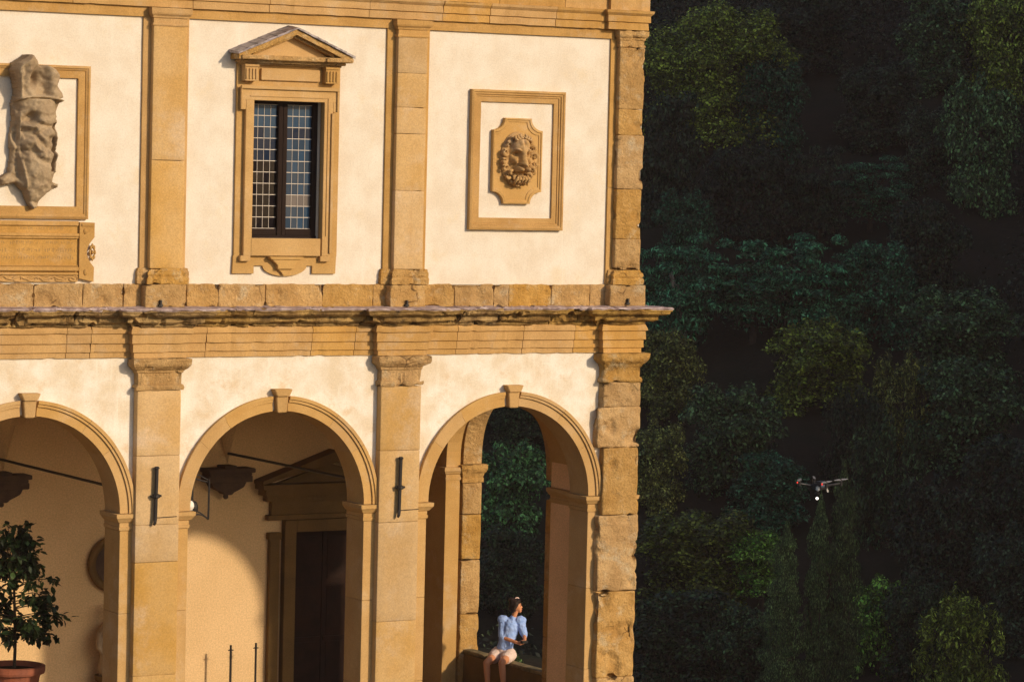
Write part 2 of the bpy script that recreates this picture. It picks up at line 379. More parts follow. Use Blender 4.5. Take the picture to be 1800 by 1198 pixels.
# lower wall above the impost with arched holes
def arcade(x0, x1, cx, z0, z1, y0, y1, mb, n=28, R=RI, zs=ZS):
    b = len(mb.v); xs = [cx-R*math.cos(math.pi*i/n) for i in range(n+1)]; zs_ = [zs+R*math.sin(math.pi*i/n) for i in range(n+1)]
    for x, z in zip(xs, zs_): mb.v += [(x, y0, z), (x, y1, z), (x, y0, z1), (x, y1, z1)]
    for i in range(n):
        p = b+4*i; q = p+4
        mb.f += [(p, q, q+2, p+2), (q+1, p+1, p+3, q+3), (p+1, q+1, q, p), (p+2, q+2, q+3, p+3)]
    mb.box(x0, cx-R, y0, y1, z0, z1); mb.box(cx+R, x1, y0, y1, z0, z1)
mb = MB()
edges = [XR-.02, -BAY/2, -BAY*1.5, -BAY*2.5, XL]
for k, c in enumerate(BC): arcade(edges[k+1], edges[k], c, ZS-.006, 5.24, 0, T, mb)
mb.build('lower_wall', 'low_plaster', villa)
mb = MB(); mb.box(XL, XR-.02, .02, T, 5.24, 6.22)
# upper wall, with the window opening
WX0, WX1, WZ0, WZ1 = -4.262, -3.178, 6.86, 8.75
mb.build('wall_core', 'inner_plaster', villa)
mb = MB()
mb.box(XL, WX0, 0, T, 6.22, 9.97).box(WX1, XR-.02, 0, T, 6.22, 9.97).box(WX0, WX1, 0, T, 6.22, WZ0).box(WX0, WX1, 0, T, WZ1, 9.97)
mb.build('upper_wall', 'plaster', villa)
mb = MB(); mb.box(XL, XR-.02, 0, T, 9.97, 11.2); mb.box(XR-.45, XR-.02, T, 11.0, 5.9, 11.2); mb.box(XL, XR-.45, 10.5, 11.0, -.6, 11.2)
mb.box(XL, XL+.4, T, 10.5, -.6, 11.2); mb.box(XR-.45, XR-.02, 6.0, 11.0, -.6, 5.9)
mb.build('rear_walls', 'plaster', villa)
mb = MB(); mb.box(XL+.4, XR-.45, T, 10.5, 5.95, 6.15).build('upper_floor', 'inner_plaster', villa)
mb = MB(); mb.box(XL, XR-.02, -.1, 6.0, -.75, -.6).build('loggia_floor', 'floor', villa)
# roof with tile courses
rm = MB(); b = 0
rm.v += [(XL-.7, -.8, 11.4), (XR+.7, -.8, 11.4), (XR+.7, 11.7, 11.4), (XL-.7, 11.7, 11.4), (XL+4.5, 5.5, 13.6), (XR-4.5, 5.5, 13.6),
         (XL-.7, -.8, 11.25), (XR+.7, -.8, 11.25), (XR+.7, 11.7, 11.25), (XL-.7, 11.7, 11.25)]
rm.f += [(0, 1, 5, 4), (1, 2, 5), (2, 3, 4, 5), (3, 0, 4), (6, 9, 8, 7), (0, 6, 7, 1), (1, 7, 8, 2), (2, 8, 9, 3), (3, 9, 6, 0)]
rm.build('roof', 'tile', villa)
# piers below the impost
PX = [(-BAY*i-BAY+RI, -BAY*i-RI) for i in range(3)]           # pier spans between arches
jt = [-.6, .55, 1.75, 2.88]
def pier(x0, x1, y0=-.012, y1=T, m='smooth'):
    for a, b_ in zip(jt[:-1], jt[1:]): block('pier_stone', x0, x1, y0, y1, a, b_, m, villa, r=.006, step=.5, gap=.0015)
    imp = [(-.02, 2.88), (.012, 2.885), (.018, 2.93), (.006, 2.935), (.008, 2.99), (.03, 3.0), (.05, 3.03), (.075, 3.06), (.08, 3.112), (-.02, 3.116)]
    mould([(x1, y0+.02), (x1, y1)], imp, 'impost', 'smooth', villa, amp=.001) if False else None
    # closed ring: two L shaped halves
    path = [(x0, y1-.001), (x0, y0), (x1, y0), (x1, y1-.001)]
    mould(path, imp, 'impost', 'smooth', villa, step=.15, amp=.002)
for x0, x1 in PX: pier(x0, x1)
pier(RI, 2.13)
pier(XL+.05, -3*BAY-RI)
# archivolts
def ring(c, r0, r1, y0, y1, a0, a1, n=10):
    m_ = MB(); V0 = []
    for i in range(n+1):
        a = a0+(a1-a0)*i/n
        for r, y in ((r0, y0), (r1, y0), (r1, y1), (r0, y1)): m_.v.append((c+r*math.cos(a), y, ZS+r*math.sin(a)))
    for i in range(n):
        for j in range(4):
            j2 = (j+1) % 4; m_.f.append((i*4+j, (i+1)*4+j, (i+1)*4+j2, i*4+j2))
    m_.f += [(0, 1, 2, 3), (n*4+3, n*4+2, n*4+1, n*4)]
    return m_
for ci, c in enumerate(BC):
    cuts = [0, 30+ci*3, 55, 85.2]; cuts2 = [94.8, 124, 146-ci*4, 180]
    for a, b_ in list(zip(cuts[:-1], cuts[1:]))+list(zip(cuts2[:-1], cuts2[1:])):
        m_ = ring(c, RI-.012, 1.475, -.035, T-.02, R_(a)+.001, R_(b_)-.001)
        k = ring(c, 1.475, 1.555, -.062, .02, R_(a)+.001, R_(b_)-.001); off = len(m_.v); m_.v += k.v; m_.f += [tuple(i+off for i in f) for f in k.f]
        k = ring(c, 1.515, 1.562, -.082, -.06, R_(a)+.001, R_(b_)-.001); off = len(m_.v); m_.v += k.v; m_.f += [tuple(i+off for i in f) for f in k.f]
        o = m_.build('arch_stone', 'smooth', villa, amp=.0015)
        bm = bmesh.new(); bm.from_mesh(o.data); bmesh.ops.recalc_face_normals(bm, faces=bm.faces); bm.to_mesh(o.data); bm.free()
    k = MB().prism([(c-.072, ZS+RI-.03), (c+.072, ZS+RI-.03), (c+.092, 4.675), (c-.092, 4.675)], -.105, .25)
    k.prism([(c-.095, 4.677), (c+.095, 4.677), (c+.140, 4.775), (c-.140, 4.775)], -.14, .1)
    k.build('keystone', 'smooth', villa, bevel=.008, amp=.002)
# -------- lower pilasters
PL = [(-2.2, -1.555), (-5.935, -5.29), (-9.67, -9.025), (-13.25, -12.76)]
PYL = -.13
joint = [[-.6, 1.45, 2.86, 3.88, 4.79], [-.6, .9, 2.45, 2.96, 3.9, 4.79], [-.6, 1.2, 2.9, 4.0, 4.79], [-.6, 1.2, 2.9, 4.79]]
for (x0, x1), js in zip(PL, joint):
    for a, b_ in zip(js[:-1], js[1:]): block('pilaster_block', x0, x1, PYL, .1, a, b_, 'pilaster', villa, r=.007, step=.14, amp=.0025, sc=4, gap=.0015)
def frame_path(x0, x1, y, yb=.05): return [(x0, yb), (x0, y), (x1, y), (x1, yb)]
CAPL = [(-.03, 4.79), (.022, 4.795), (.03, 4.83), (.022, 4.865), (.0, 4.875), (.0, 5.02), (.018, 5.03), (.024, 5.055), (.06, 5.085), (.095, 5.12), (.105, 5.15), (.11, 5.222), (-.03, 5.226)]
for x0, x1 in PL: mould(frame_path(x0, x1, PYL), CAPL, 'capital', 'worn', villa, step=.05, amp=.012, sc=6, chip=.045, chipsc=6)
# corner pilaster, heavy worn blocks
cz = [-.6, .42, 1.70, 2.83, 3.83, 4.43, 4.80]
cx0 = [1.505, 1.495, 1.475, 1.53, 1.42, 1.50]; cx1 = [2.17, 2.15, 2.17, 2.14, 2.16, 2.15]
for a, b_, x0, x1 in zip(cz[:-1], cz[1:], cx0, cx1):
    block('corner_block', x0, x1, PYL-.01, .25, a, b_, 'worn', villa, r=.022, step=.04, amp=.018, sc=3.6, chip=.06, chipsc=3.4, gap=.0)
for z0, z1, xo in ((-.3, .5, 2.21), (.78, 1.62, 2.235), (2.42, 3.05, 2.25), (3.05, 3.75, 2.19)):
    block('corner_block', 2.05, xo, .0, .42, z0, z1, 'worn', villa, r=.02, step=.045, amp=.02, sc=5, chip=.05, chipsc=5)
mould([(1.50, .05), (1.50, PYL), (2.13, PYL), (2.13, .5)], CAPL, 'capital', 'worn', villa, step=.05, amp=.018, sc=5, chip=.04, chipsc=5, smooth=True)
block('corner_block', 1.52, 2.11, -.12, .3, 5.2, 5.24, 'worn', villa, r=.01)
# -------- architrave with ressauts over the pilasters
RES = [(-9.72, -9.0), (-5.98, -5.265), (-2.25, -1.53)]
def run(y, dy, last=(1.46, 2.12), side=.9, xl=XL):
    p = [(xl, y)]
    for a, b_ in RES: p += [(a, y), (a, y-dy), (b_, y-dy), (b_, y)]
    p += [(last[0], y), (last[0], y-dy), (last[1], y-dy), (last[1], side)]
    return p
ARC = [(-.04, 5.228), (.03, 5.228), (.03, 5.300), (.055, 5.308), (.05, 5.418), (.078, 5.427), (.072, 5.549), (.10, 5.56), (.10, 5.60), (.07, 5.66), (-.04, 5.66)]
for k, p in enumerate(cut_path(run(0, .125, last=(1.50, 2.10), side=11), [-12, -10.8, -8.3, -6.95, -6.6, -4.9, -3.28, -2.6, -.95, .15, 1.02])):
    mould(p, ARC, 'architrave_stone', 'stone', villa, step=.06, amp=.004, sc=5, chip=.012, chipsc=4.5)
COR = [(-.05, 5.640), (.085, 5.640), (.11, 5.66), (.115, 5.69), (.17, 5.695), (.21, 5.72), (.215, 5.775), (.225, 5.79), (.30, 5.798), (.335, 5.82), (.345, 5.85), (.365, 5.86), (.368, 5.892), (-.05, 5.90)]
for k, p in enumerate(cut_path(run(0, .12, last=(1.42, 2.08), side=11), [-12.3, -11.1, -8.7, -7.75, -6.9, -5.05, -4.32, -3.25, -2.55, -1.0, -.35, .55, 1.15])):
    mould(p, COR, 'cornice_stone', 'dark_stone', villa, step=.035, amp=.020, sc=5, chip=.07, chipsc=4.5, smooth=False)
FL = [(-.05, 5.895), (.35, 5.886), (.372, 5.875), (.385, 5.893), (.36, 5.908), (-.05, 5.925)]
for p in cut_path(run(0, .12, last=(1.42, 2.08), side=11), [-11.5, -8, -4.6, -1.2]):
    mould(p, FL, 'cornice_flashing', 'lilac', villa, step=.04, amp=.014, sc=5, chip=.03, chipsc=7)
# -------- band of large blocks above the cornice
bx = [XL, -12.1, -11.0, -10.0, -9.0, -8.1, -7.42, -6.72, -6.13, -5.2, -4.72, -4.0, -3.12, -2.32, -1.62, -1.0, -.35, -.1, .62, 1.28, 1.6]
for a, b_ in zip(bx[:-1], bx[1:]):
    block('band_stone', a, b_, -.045, .1, 5.905, 6.232, 'worn', villa, r=.009, step=.04, amp=.012, sc=6, chip=.035, chipsc=4.5, gap=.003)
UP = [(-2.045, -1.575), (-5.79, -5.30), (-9.52, -9.04)]
UB = [(-2.17, -1.49), (-5.9, -5.225), (-9.64, -8.96)]
for (a, b_) in [(-2.125, -1.56), (-5.875, -5.28), (-9.6, -9.02)]:
    block('pedestal_block', a, b_, -.20, .0, 5.91, 6.225, 'worn', villa, r=.012, step=.05, amp=.008, sc=5, chip=.018, chipsc=4)
block('pedestal_block', 1.535, 2.155, -.20, .6, 5.91, 6.225, 'worn', villa, r=.015, step=.05, amp=.012, sc=4, chip=.03, chipsc=4)
# -------- upper pilasters
BASE = [(-.05, 6.228), (.05, 6.23), (.055, 6.30), (.045, 6.315), (.03, 6.33), (.042, 6.36), (.036, 6.395), (.012, 6.41), (.004, 6.44), (-.05, 6.445)]
CAPU = [(-.04, 9.70), (.012, 9.702), (.018, 9.72), (.01, 9.74), (.0, 9.745), (.0, 9.805), (.016, 9.812), (.02, 9.835), (.045, 9.86), (.052, 9.88), (.055, 9.945), (-.04, 9.95)]
ujs = [[6.44, 7.55, 8.35, 8.72, 9.2, 9.72], [6.44, 7.9, 9.72], [6.44, 8.0, 9.72]]
for (a, b_), (c, d), js in zip(UP, UB, ujs):
    block('backing_strip', c, d, -.035, .1, 6.235, 9.82, 'stone', villa, r=.004, step=.3, amp=.001)
    for z0, z1 in zip(js[:-1], js[1:]): block('pilaster_block', a, b_, -.128, 0, z0, z1, 'pilaster', villa, r=.006, step=.1, amp=.003, sc=4, chip=.005, gap=.0012)
    mould(frame_path(c-.03, d+.03, -.06), [(p*.35, z) for p, z in BASE], 'pilaster_base', 'worn', villa, step=.06, amp=.004)
    mould(frame_path(a, b_, -.128), BASE, 'pilaster_base', 'worn', villa, step=.04, amp=.013, sc=6, chip=.04)
    mould(frame_path(a, b_, -.128), CAPU, 'capital', 'stone', villa, step=.06, amp=.004, sc=6, chip=.008)
block('backing_strip', 1.545, 2.0, -.035, .1, 6.235, 7.65, 'stone', villa, r=.004, gap=.002)
block('backing_strip', 1.545, 2.0, -.035, .1, 7.65, 9.82, 'stone', villa, r=.004, gap=.002)
uz = [6.44, 6.9, 7.63, 8.42, 8.80, 9.70]; ux = [2.085, 2.08, 2.10, 2.07, 2.075]
for z0, z1, x1 in zip(uz[:-1], uz[1:], ux):
    block('corner_block', 1.645, x1, -.128, .3, z0, z1, 'worn', villa, r=.014, step=.04, amp=.012, sc=5, chip=.05, chipsc=4.2)
for z0, z1, xo in ((9.2, 9.7, 2.125), (8.95, 9.18, 2.12), (8.12, 8.42, 2.13), (7.3, 7.62, 2.12), (6.6, 6.95, 2.11)):
    block('corner_block', 2.0, xo, -.06, .34, z0, z1, 'worn', villa, r=.015, step=.035, amp=.016, sc=6, chip=.05, chipsc=6)
mould([(1.58, .05), (1.58, -.06), (2.0, -.06)], [(p*.35, z) for p, z in BASE], 'pilaster_base', 'worn', villa, amp=.004)
mould([(1.645, .05), (1.645, -.128), (2.08, -.128), (2.08, .8)], BASE, 'pilaster_base', 'worn', villa, step=.04, amp=.016, sc=5, chip=.03)
mould([(1.645, .05), (1.645, -.128), (2.06, -.128), (2.06, .8)], CAPU, 'capital', 'worn', villa, step=.05, amp=.012, sc=5, chip=.03)
# -------- upper entablature
TF = [(-.04, 9.822), (.042, 9.822), (.042, 9.958), (-.04, 9.96)]
mould([(XL, 0), (1.60, 0)], TF, 'frieze_border', 'stone', villa, step=.2, amp=.001)
TE = [(-.04, 9.955), (.092, 9.957), (.085, 10.060), (.112, 10.07), (.108, 10.162), (.12, 10.172), (.145, 10.20), (.15, 10.235), (.125, 10.24), (-.04, 10.245)]
for p in cut_path([(XL, 0), (1.50, 0), (1.50, -.075), (2.02, -.075), (2.02, 11)], [-12, -9.7, -6.95, -5.2, -4.05, -2.5, -1.32, -.55, .55]):
    mould(p, TE, 'architrave_stone', 'stone', villa, step=.06, amp=.004, sc=5, chip=.008, chipsc=4)
FR = [(-.04, 10.24), (.10, 10.24), (.10, 10.78), (-.04, 10.78)]
for p in cut_path([(XL, 0), (1.54, 0), (1.54, -.07), (2.02, -.07), (2.02, 11)], [-11, -8.4, -6.1, -3.9, -2.1, -.4, .7]):
    mould(p, FR, 'frieze_stone', 'stone', villa, step=.08, amp=.004)
CT = [(-.04, 10.78), (.16, 10.78), (.2, 10.86), (.34, 10.9), (.38, 11.0), (.55, 11.03), (.6, 11.15), (.62, 11.25), (-.04, 11.25)]
mould([(XL, 0), (2.05, 0), (2.05, 11)], CT, 'crowning_cornice', 'worn', villa, step=.15, amp=.01)

# -------- loggia interior
mb = MB(); DX0, DX1, DZ = -.70, .54, 2.06
mb.box(XL+.4, DX0, 5.5, 6.0, -.6, 5.95).box(DX1, XR-.45, 5.5, 6.0, -.6, 5.95).box(DX0, DX1, 5.5, 6.0, DZ, 5.95)
mb.build('back_wall', 'inner_plaster', villa)
# groin vaults, bay by bay
for k, c in enumerate(BC):
    n = 20; m_ = MB(); half = BAY/2; x0, x1 = c-half, (c+half if k else 1.50)
    for i in range(n+1):
        for j in range(n+1):
            x = x0+(x1-x0)*i/n; y = T+.001+(5.499-T)*j/n
            u = (x-(x0+x1)/2)/((x1-x0)/2); v = (y-3.0)/2.5
            zx = math.sqrt(max(0, 1-u*u)); zy = math.sqrt(max(0, 1-v*v))
            m_.v.append((x, y, ZS+.03+1.62*max(zx, zy)))
    for i in range(n):
        for j in range(n):
            a = i*(n+1)+j; m_.f.append((a, a+1, a+n+2, a+n+1))
    o = m_.build('vault', 'inner_plaster', villa, smooth=True); o.data.polygons.foreach_set('use_smooth', [True]*len(o.data.polygons))
mb = MB().box(XL+.4, XR-.45, T, 5.5, 4.95, 5.4).build('vault_backing', 'inner_plaster', villa)
mb = MB()
for c in (-BAY/2, -BAY*1.5, -BAY*2.5):
    pass
# end wall of the loggia: two orders, each with a basket arch open to the valley
def end_order(x0, x1, ya, yb, y_lo, y_hi, z0, ztop, m, name, rise=1.16, n=30, zs=3.16, block_amp=0):
    mb = MB(); yc = (ya+yb)/2; R = (yb-ya)/2; e = 2.5
    ys = [yc-R*math.cos(math.pi*i/n) for i in range(n+1)]
    zz = [zs+rise*(max(0, 1-abs((y-yc)/R)**e))**(1/e) for y in ys]
    for y, z in zip(ys, zz): mb.v += [(x0, y, z), (x1, y, z), (x0, y, ztop), (x1, y, ztop)]
    for i in range(n):
        p = 4*i; q = p+4; mb.f += [(p, p+2, q+2, q), (q+1, q+3, p+3, p+1), (p, q, q+1, p+1)]
    mb.box(x0, x1, y_lo, ya, z0, ztop); mb.box(x0, x1, yb, y_hi, z0, ztop)
    return mb.build(name, m, villa)
end_order(1.47, 1.725, 1.22, 4.43, T+.002, 5.498, -.6, 5.3, 'smooth', 'end_arch')
MB().box(1.463, 1.471, T+.004, 1.205, -.6, 2.89).box(1.463, 1.471, T+.004, 1.205, 3.125, 3.5).build('bounce_lit_panel', 'pink', villa)  # thin panel added, its paler colour stands for bounced light
end_order(1.765, 2.10, 1.85, 4.40, T+.002, 5.9, 3.16, 5.88, 'worn', 'end_wall')
mb = MB().box(1.72, 1.77, T, .9, -.6, 5.2).box(1.72, 1.77, 4.9, 5.49, -.6, 5.2).build('end_wall_core', 'inner_plaster', villa)
ez = [-.6, .12, .75, 1.62, 2.35, 2.86]
for a, b_ in zip(ez[:-1], ez[1:]):
    block('end_pier_stone', 1.765, 2.12, 4.40, 5.9, a, b_, 'worn', villa, r=.02, step=.06 if a > 0 else .3, amp=.010, sc=4, chip=.02, chipsc=4)
    block('end_pier_stone', 1.765, 2.10, T+.002, 1.85, a, b_, 'worn', villa, r=.015, step=.2, amp=.004)
IMP2 = [(-.03, 2.86), (.015, 2.865), (.02, 2.93), (.006, 2.94), (.02, 3.0), (.05, 3.04), (.062, 3.08), (.062, 3.15), (-.03, 3.16)]
mould([(1.765, 4.9), (1.765, 4.40), (2.12, 4.40), (2.12, 5.9)], IMP2, 'impost', 'worn', villa, step=.05, amp=.01, sc=6, chip=.02)
mould([(1.765, 5.0), (1.765, 5.1)], IMP2, 'impost', 'worn', villa) if False else None
IMP3 = [(-.02, 2.90), (.01, 2.905), (.014, 2.95), (.004, 2.955), (.008, 3.0), (.025, 3.01), (.04, 3.04), (.055, 3.06), (.055, 3.115), (-.02, 3.12)]
mould([(1.47, 5.49), (1.47, 4.43), (1.725, 4.43), (1.725, 4.6)], IMP3, 'impost', 'smooth', villa, amp=.001)
mould([(1.725, .9), (1.725, 1.22), (1.47, 1.22), (1.47, T+.01)], IMP3, 'impost', 'smooth', villa, amp=.001)
# parapet the woman sits on
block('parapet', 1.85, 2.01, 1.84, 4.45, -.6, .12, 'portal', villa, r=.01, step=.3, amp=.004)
for a, b_ in ((1.36, 2.2), (2.2, 3.0), (3.0, 3.75), (3.75, 4.44)):
    block('coping_stone', 1.84, 2.02, a, b_, .122, .188, 'moss', villa, r=.015, step=.05, amp=.008, sc=6, chip=.012, gap=.0)
# plain pilaster on the back wall corner side
# corbels carrying the vault
def corbel(cx):
    m_ = MB(); y1 = 5.49; zt = 3.12
    m_.box(cx-.40, cx+.40, y1-.36, y1, zt-.07, zt).box(cx-.36, cx+.36, y1-.32, y1, zt-.12, zt-.07)
    m_.box(cx-.38, cx+.38, y1-.3, y1, zt-.22, zt-.12)
    m_.prism([(cx-.30, zt-.22), (cx-.26, zt-.30), (cx-.17, zt-.345), (cx-.09, zt-.38), (cx-.05, zt-.42), (cx+.05, zt-.42), (cx+.09, zt-.38), (cx+.17, zt-.345), (cx+.26, zt-.30), (cx+.30, zt-.22)], y1-.25, y1)
    m_.lathe([(.01, 0), (.05, .03), (.035, .07), (.05, .1)], (cx, y1-.12, zt-.50), 10)
    m_.box(cx-.11, cx+.11, y1-.3, y1, zt, zt+.04)
    return m_.build('corbel', 'console', villa, bevel=.01)
for cx in (-1.95, -5.68, -9.4): corbel(cx)
# tie rods through the piers and their anchor bars
for cx in (-1.885, -5.655, -9.4):
    o = MB().tube([(cx, PYL-.02, 3.335), (cx, 5.5, 3.335)], .021, 8).build('tie_rod', 'iron', villa)
for cx, zt, zb in ((-1.890, 3.786, 2.936), (-5.655, 3.752, 2.965), (-9.4, 3.75, 2.95)):
    m_ = MB(); y = PYL-.055
    m_.tube([(cx, y, zt-.02), (cx-.012, y, zb+.08)], .026, 10)
    m_.tube([(cx-.012, y, zb+.1), (cx-.02, y-.01, zb+.03), (cx-.03, y, zb)], [.028, .024, .016], 8)
    m_.lathe([(.02, 0), (.042, .012), (.03, .035), (.01, .04)], (cx, y, zt-.03), 8)
    m_.lathe([(.036, -.03), (.055, -.02), (.055, .02), (.036, .03)], (cx-.006, y, (zt+zb)/2), 10)
    m_.tube([(cx-.075, y+.01, (zt+zb)/2), (cx+.075, y+.01, (zt+zb)/2)], .018, 6)
    m_.build('tie_anchor', 'iron', villa)
    xr = cx+.33
    MB().tube([(cx+.01, PYL-.006, zb+.09), (xr, PYL-.006, zb+.10)], .006, 5).build('cable', 'iron', villa)
# iron pegs on the pedestals
for cx, z in ((-5.66, 5.96), (-1.87, 5.955), (1.83, 5.975)):
    MB().box(cx-.012, cx+.012, -.245, -.2, z-.04, z+.055).box(cx-.03, cx+.03, -.24, -.2, z-.03, z-.005).build('iron_peg', 'iron', villa)
# round niche and statue on the back wall
m_ = MB(); pts = 36; cx, cz_ = -3.78, 1.68
for r, y in ((.30, 5.49), (.43, 5.49), (.45, 5.42), (.41, 5.36), (.36, 5.40), (.30, 5.47)):
    for j in range(pts):
        t = 2*math.pi*j/pts; m_.v.append((cx+r*math.cos(t), y, cz_+r*math.sin(t)))
for i in range(6):
    for j in range(pts):
        a = i*pts+j; b_ = i*pts+(j+1) % pts; i2 = (i+1) % 6; m_.f.append((a, b_, i2*pts+(j+1) % pts, i2*pts+j))
o = m_.build('niche_ring', 'portal', villa, smooth=True)
MB().prism([(cx+.34*math.cos(2*math.pi*j/24), cz_+.34*math.sin(2*math.pi*j/24)) for j in range(24)], 5.46, 5.49).build('niche_panel', 'console', villa)
# -------- stone doorway in the third bay
door = MB()
zb = -.6; dc = -.08
door.box(-.90, DX0, 5.36, 5.5, zb, DZ+.19).box(DX1, .74, 5.36, 5.5, zb, DZ+.19).box(DX0, DX1, 5.36, 5.5, DZ, DZ+.19)
door.box(-1.14, -.97, 5.40, 5.5, zb, 1.95).box(.81, .98, 5.40, 5.5, zb, 1.95)
door.box(-1.17, -.95, 5.37, 5.5, 1.95, 2.06).box(.79, 1.01, 5.37, 5.5, 1.95, 2.06)
door.box(-1.20, 1.04, 5.36, 5.5, DZ+.2, DZ+.28).box(-1.13, .97, 5.40, 5.5, DZ+.28, 2.56).box(-1.24, 1.08, 5.33, 5.5, 2.56, 2.66)
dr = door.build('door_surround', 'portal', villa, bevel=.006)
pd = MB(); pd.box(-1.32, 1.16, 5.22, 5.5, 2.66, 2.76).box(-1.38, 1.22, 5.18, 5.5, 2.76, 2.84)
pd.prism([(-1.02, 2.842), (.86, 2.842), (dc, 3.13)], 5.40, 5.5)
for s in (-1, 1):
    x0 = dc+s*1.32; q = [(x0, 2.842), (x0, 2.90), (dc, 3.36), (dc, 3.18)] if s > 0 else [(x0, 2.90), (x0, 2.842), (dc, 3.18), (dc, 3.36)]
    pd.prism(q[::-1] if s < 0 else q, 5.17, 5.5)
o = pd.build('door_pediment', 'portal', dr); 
bm = bmesh.new(); bm.from_mesh(o.data); bmesh.ops.recalc_face_normals(bm, faces=bm.faces); bm.to_mesh(o.data); bm.free()
for s in (0, 1):
    x0 = DX0+.005+s*.62; x1 = x0+.61
    d_ = MB().box(x0, x1, 5.66, 5.70, zb, DZ-.005).build('door_leaf', 'door_wood', villa)
    for z0, z1 in ((-.5, .25), (.35, 1.15), (1.25, 1.95)):
        MB().box(x0+.08, x1-.08, 5.645, 5.66, z0, z1).build('door_panel', 'door_wood', d_, bevel=.006)
    MB().box(x0+.02, x1-.02, 5.63, 5.66, .27, .33).build('door_rail', 'door_wood', d_)

# ------------------------------------------------------------ upper window
cxw = -3.715
back = [(-4.515, 6.372), (-4.19, 6.372), (-4.19, 6.482), (-4.055, 6.482)]
arc = [(cxw-.34*math.cos(t), 6.482-.145*math.sin(t)) for t in [math.pi*i/14 for i in range(1, 14)]]
back = back+arc+[(-3.375, 6.482), (-3.285, 6.482), (-3.285, 6.372), (-2.925, 6.372)]
sill_z = 6.62
bk = MB(); bk.prism(back+[(-2.915, sill_z), (-4.505, sill_z)], -.042, .02)
bk.box(-4.495, WX0, -.042, .02, sill_z, 9.25).box(WX1, -2.91, -.042, .02, sill_z, 9.25).box(WX0, WX1, -.042, .02, sill_z, WZ0).box(WX0, WX1, -.042, .02, WZ1, 9.25)
wsur = bk.build('window_surround', 'smooth', villa)
bm = bmesh.new(); bm.from_mesh(wsur.data); bmesh.ops.recalc_face_normals(bm, faces=bm.faces); bm.to_mesh(wsur.data); bm.free()
fr = MB(); YF = -.112
fr.box(-4.385, WX0+.0, YF, -.04, sill_z, WZ1).box(WX1, -3.045, YF, -.04, sill_z, WZ1)       # jambs
fr.box(-4.455, -2.985, YF, -.04, WZ1+.0, 8.93)                                               # head
fr.box(-4.455, -4.387, YF, -.04, 8.62, WZ1).box(-3.043, -2.985, YF, -.04, 8.62, WZ1)       # ears
fr.box(-4.43, -4.275, YF, -.04, 6.545, sill_z-.001).box(-3.20, -3.045, YF, -.04, 6.545, sill_z-.001)
fr.box(-4.275, -3.20, YF, -.04, sill_z, WZ0)
fr.build('window_frame_stone', 'smooth', wsur, bevel=.004)
f2 = MB()                                                                                    # raised outer fillets
f2.box(-4.475, -2.965, -.15, YF-.001, 8.905, 8.95); f2.box(-3.075, -3.035, -.14, YF-.001, 6.66, 8.60).box(-2.995, -2.965, -.14, YF-.001, 8.62, 8.903)
f2.box(-3.13, -3.115, -.125, YF-.001, 6.9, 8.80).box(-4.33, -3.115, -.125, YF-.001, 8.802, 8.815)
f2.box(-4.475, -4.455, -.14, YF-.001, 8.62, 8.903)
f2.build('frame_moulding', 'smooth', wsur, bevel=.003)
MB().box(-4.15, -3.245, -.085, -.04, 9.03, 9.19).build('frieze_panel', 'smooth', wsur, bevel=.005)
for xa in (-4.435, -3.195):
    m_ = MB().box(xa, xa+.20, -.16, -.04, 9.01, 9.205)
    for g in range(4): m_.box(xa+.012+g*.048, xa+.038+g*.048, -.178, -.16, 9.035, 9.18)
    m_.box(xa-.01, xa+.21, -.18, -.04, 9.205, 9.235)
    m_.build('triglyph', 'smooth', wsur, bevel=.004)
m_ = MB(); m_.box(-4.50, -2.93, -.13, -.02, 9.237, 9.262).box(-4.53, -2.90, -.2, -.02, 9.262, 9.30)
m_.box(-4.575, -2.855, -.28, -.02, 9.30, 9.365).box(-4.55, -4.15, -.31, -.28, 9.305, 9.36).box(-3.26, -2.84, -.31, -.28, 9.305, 9.36)
m_.build('pediment_cornice', 'worn', wsur, bevel=.008, amp=.004, sc=8)
m_ = MB(); m_.prism([(-4.30, 9.367), (-3.13, 9.367), (cxw, 9.66)], -.10, .01).build('tympanum', 'smooth', wsur)
apx, apz = cxw, 9.735
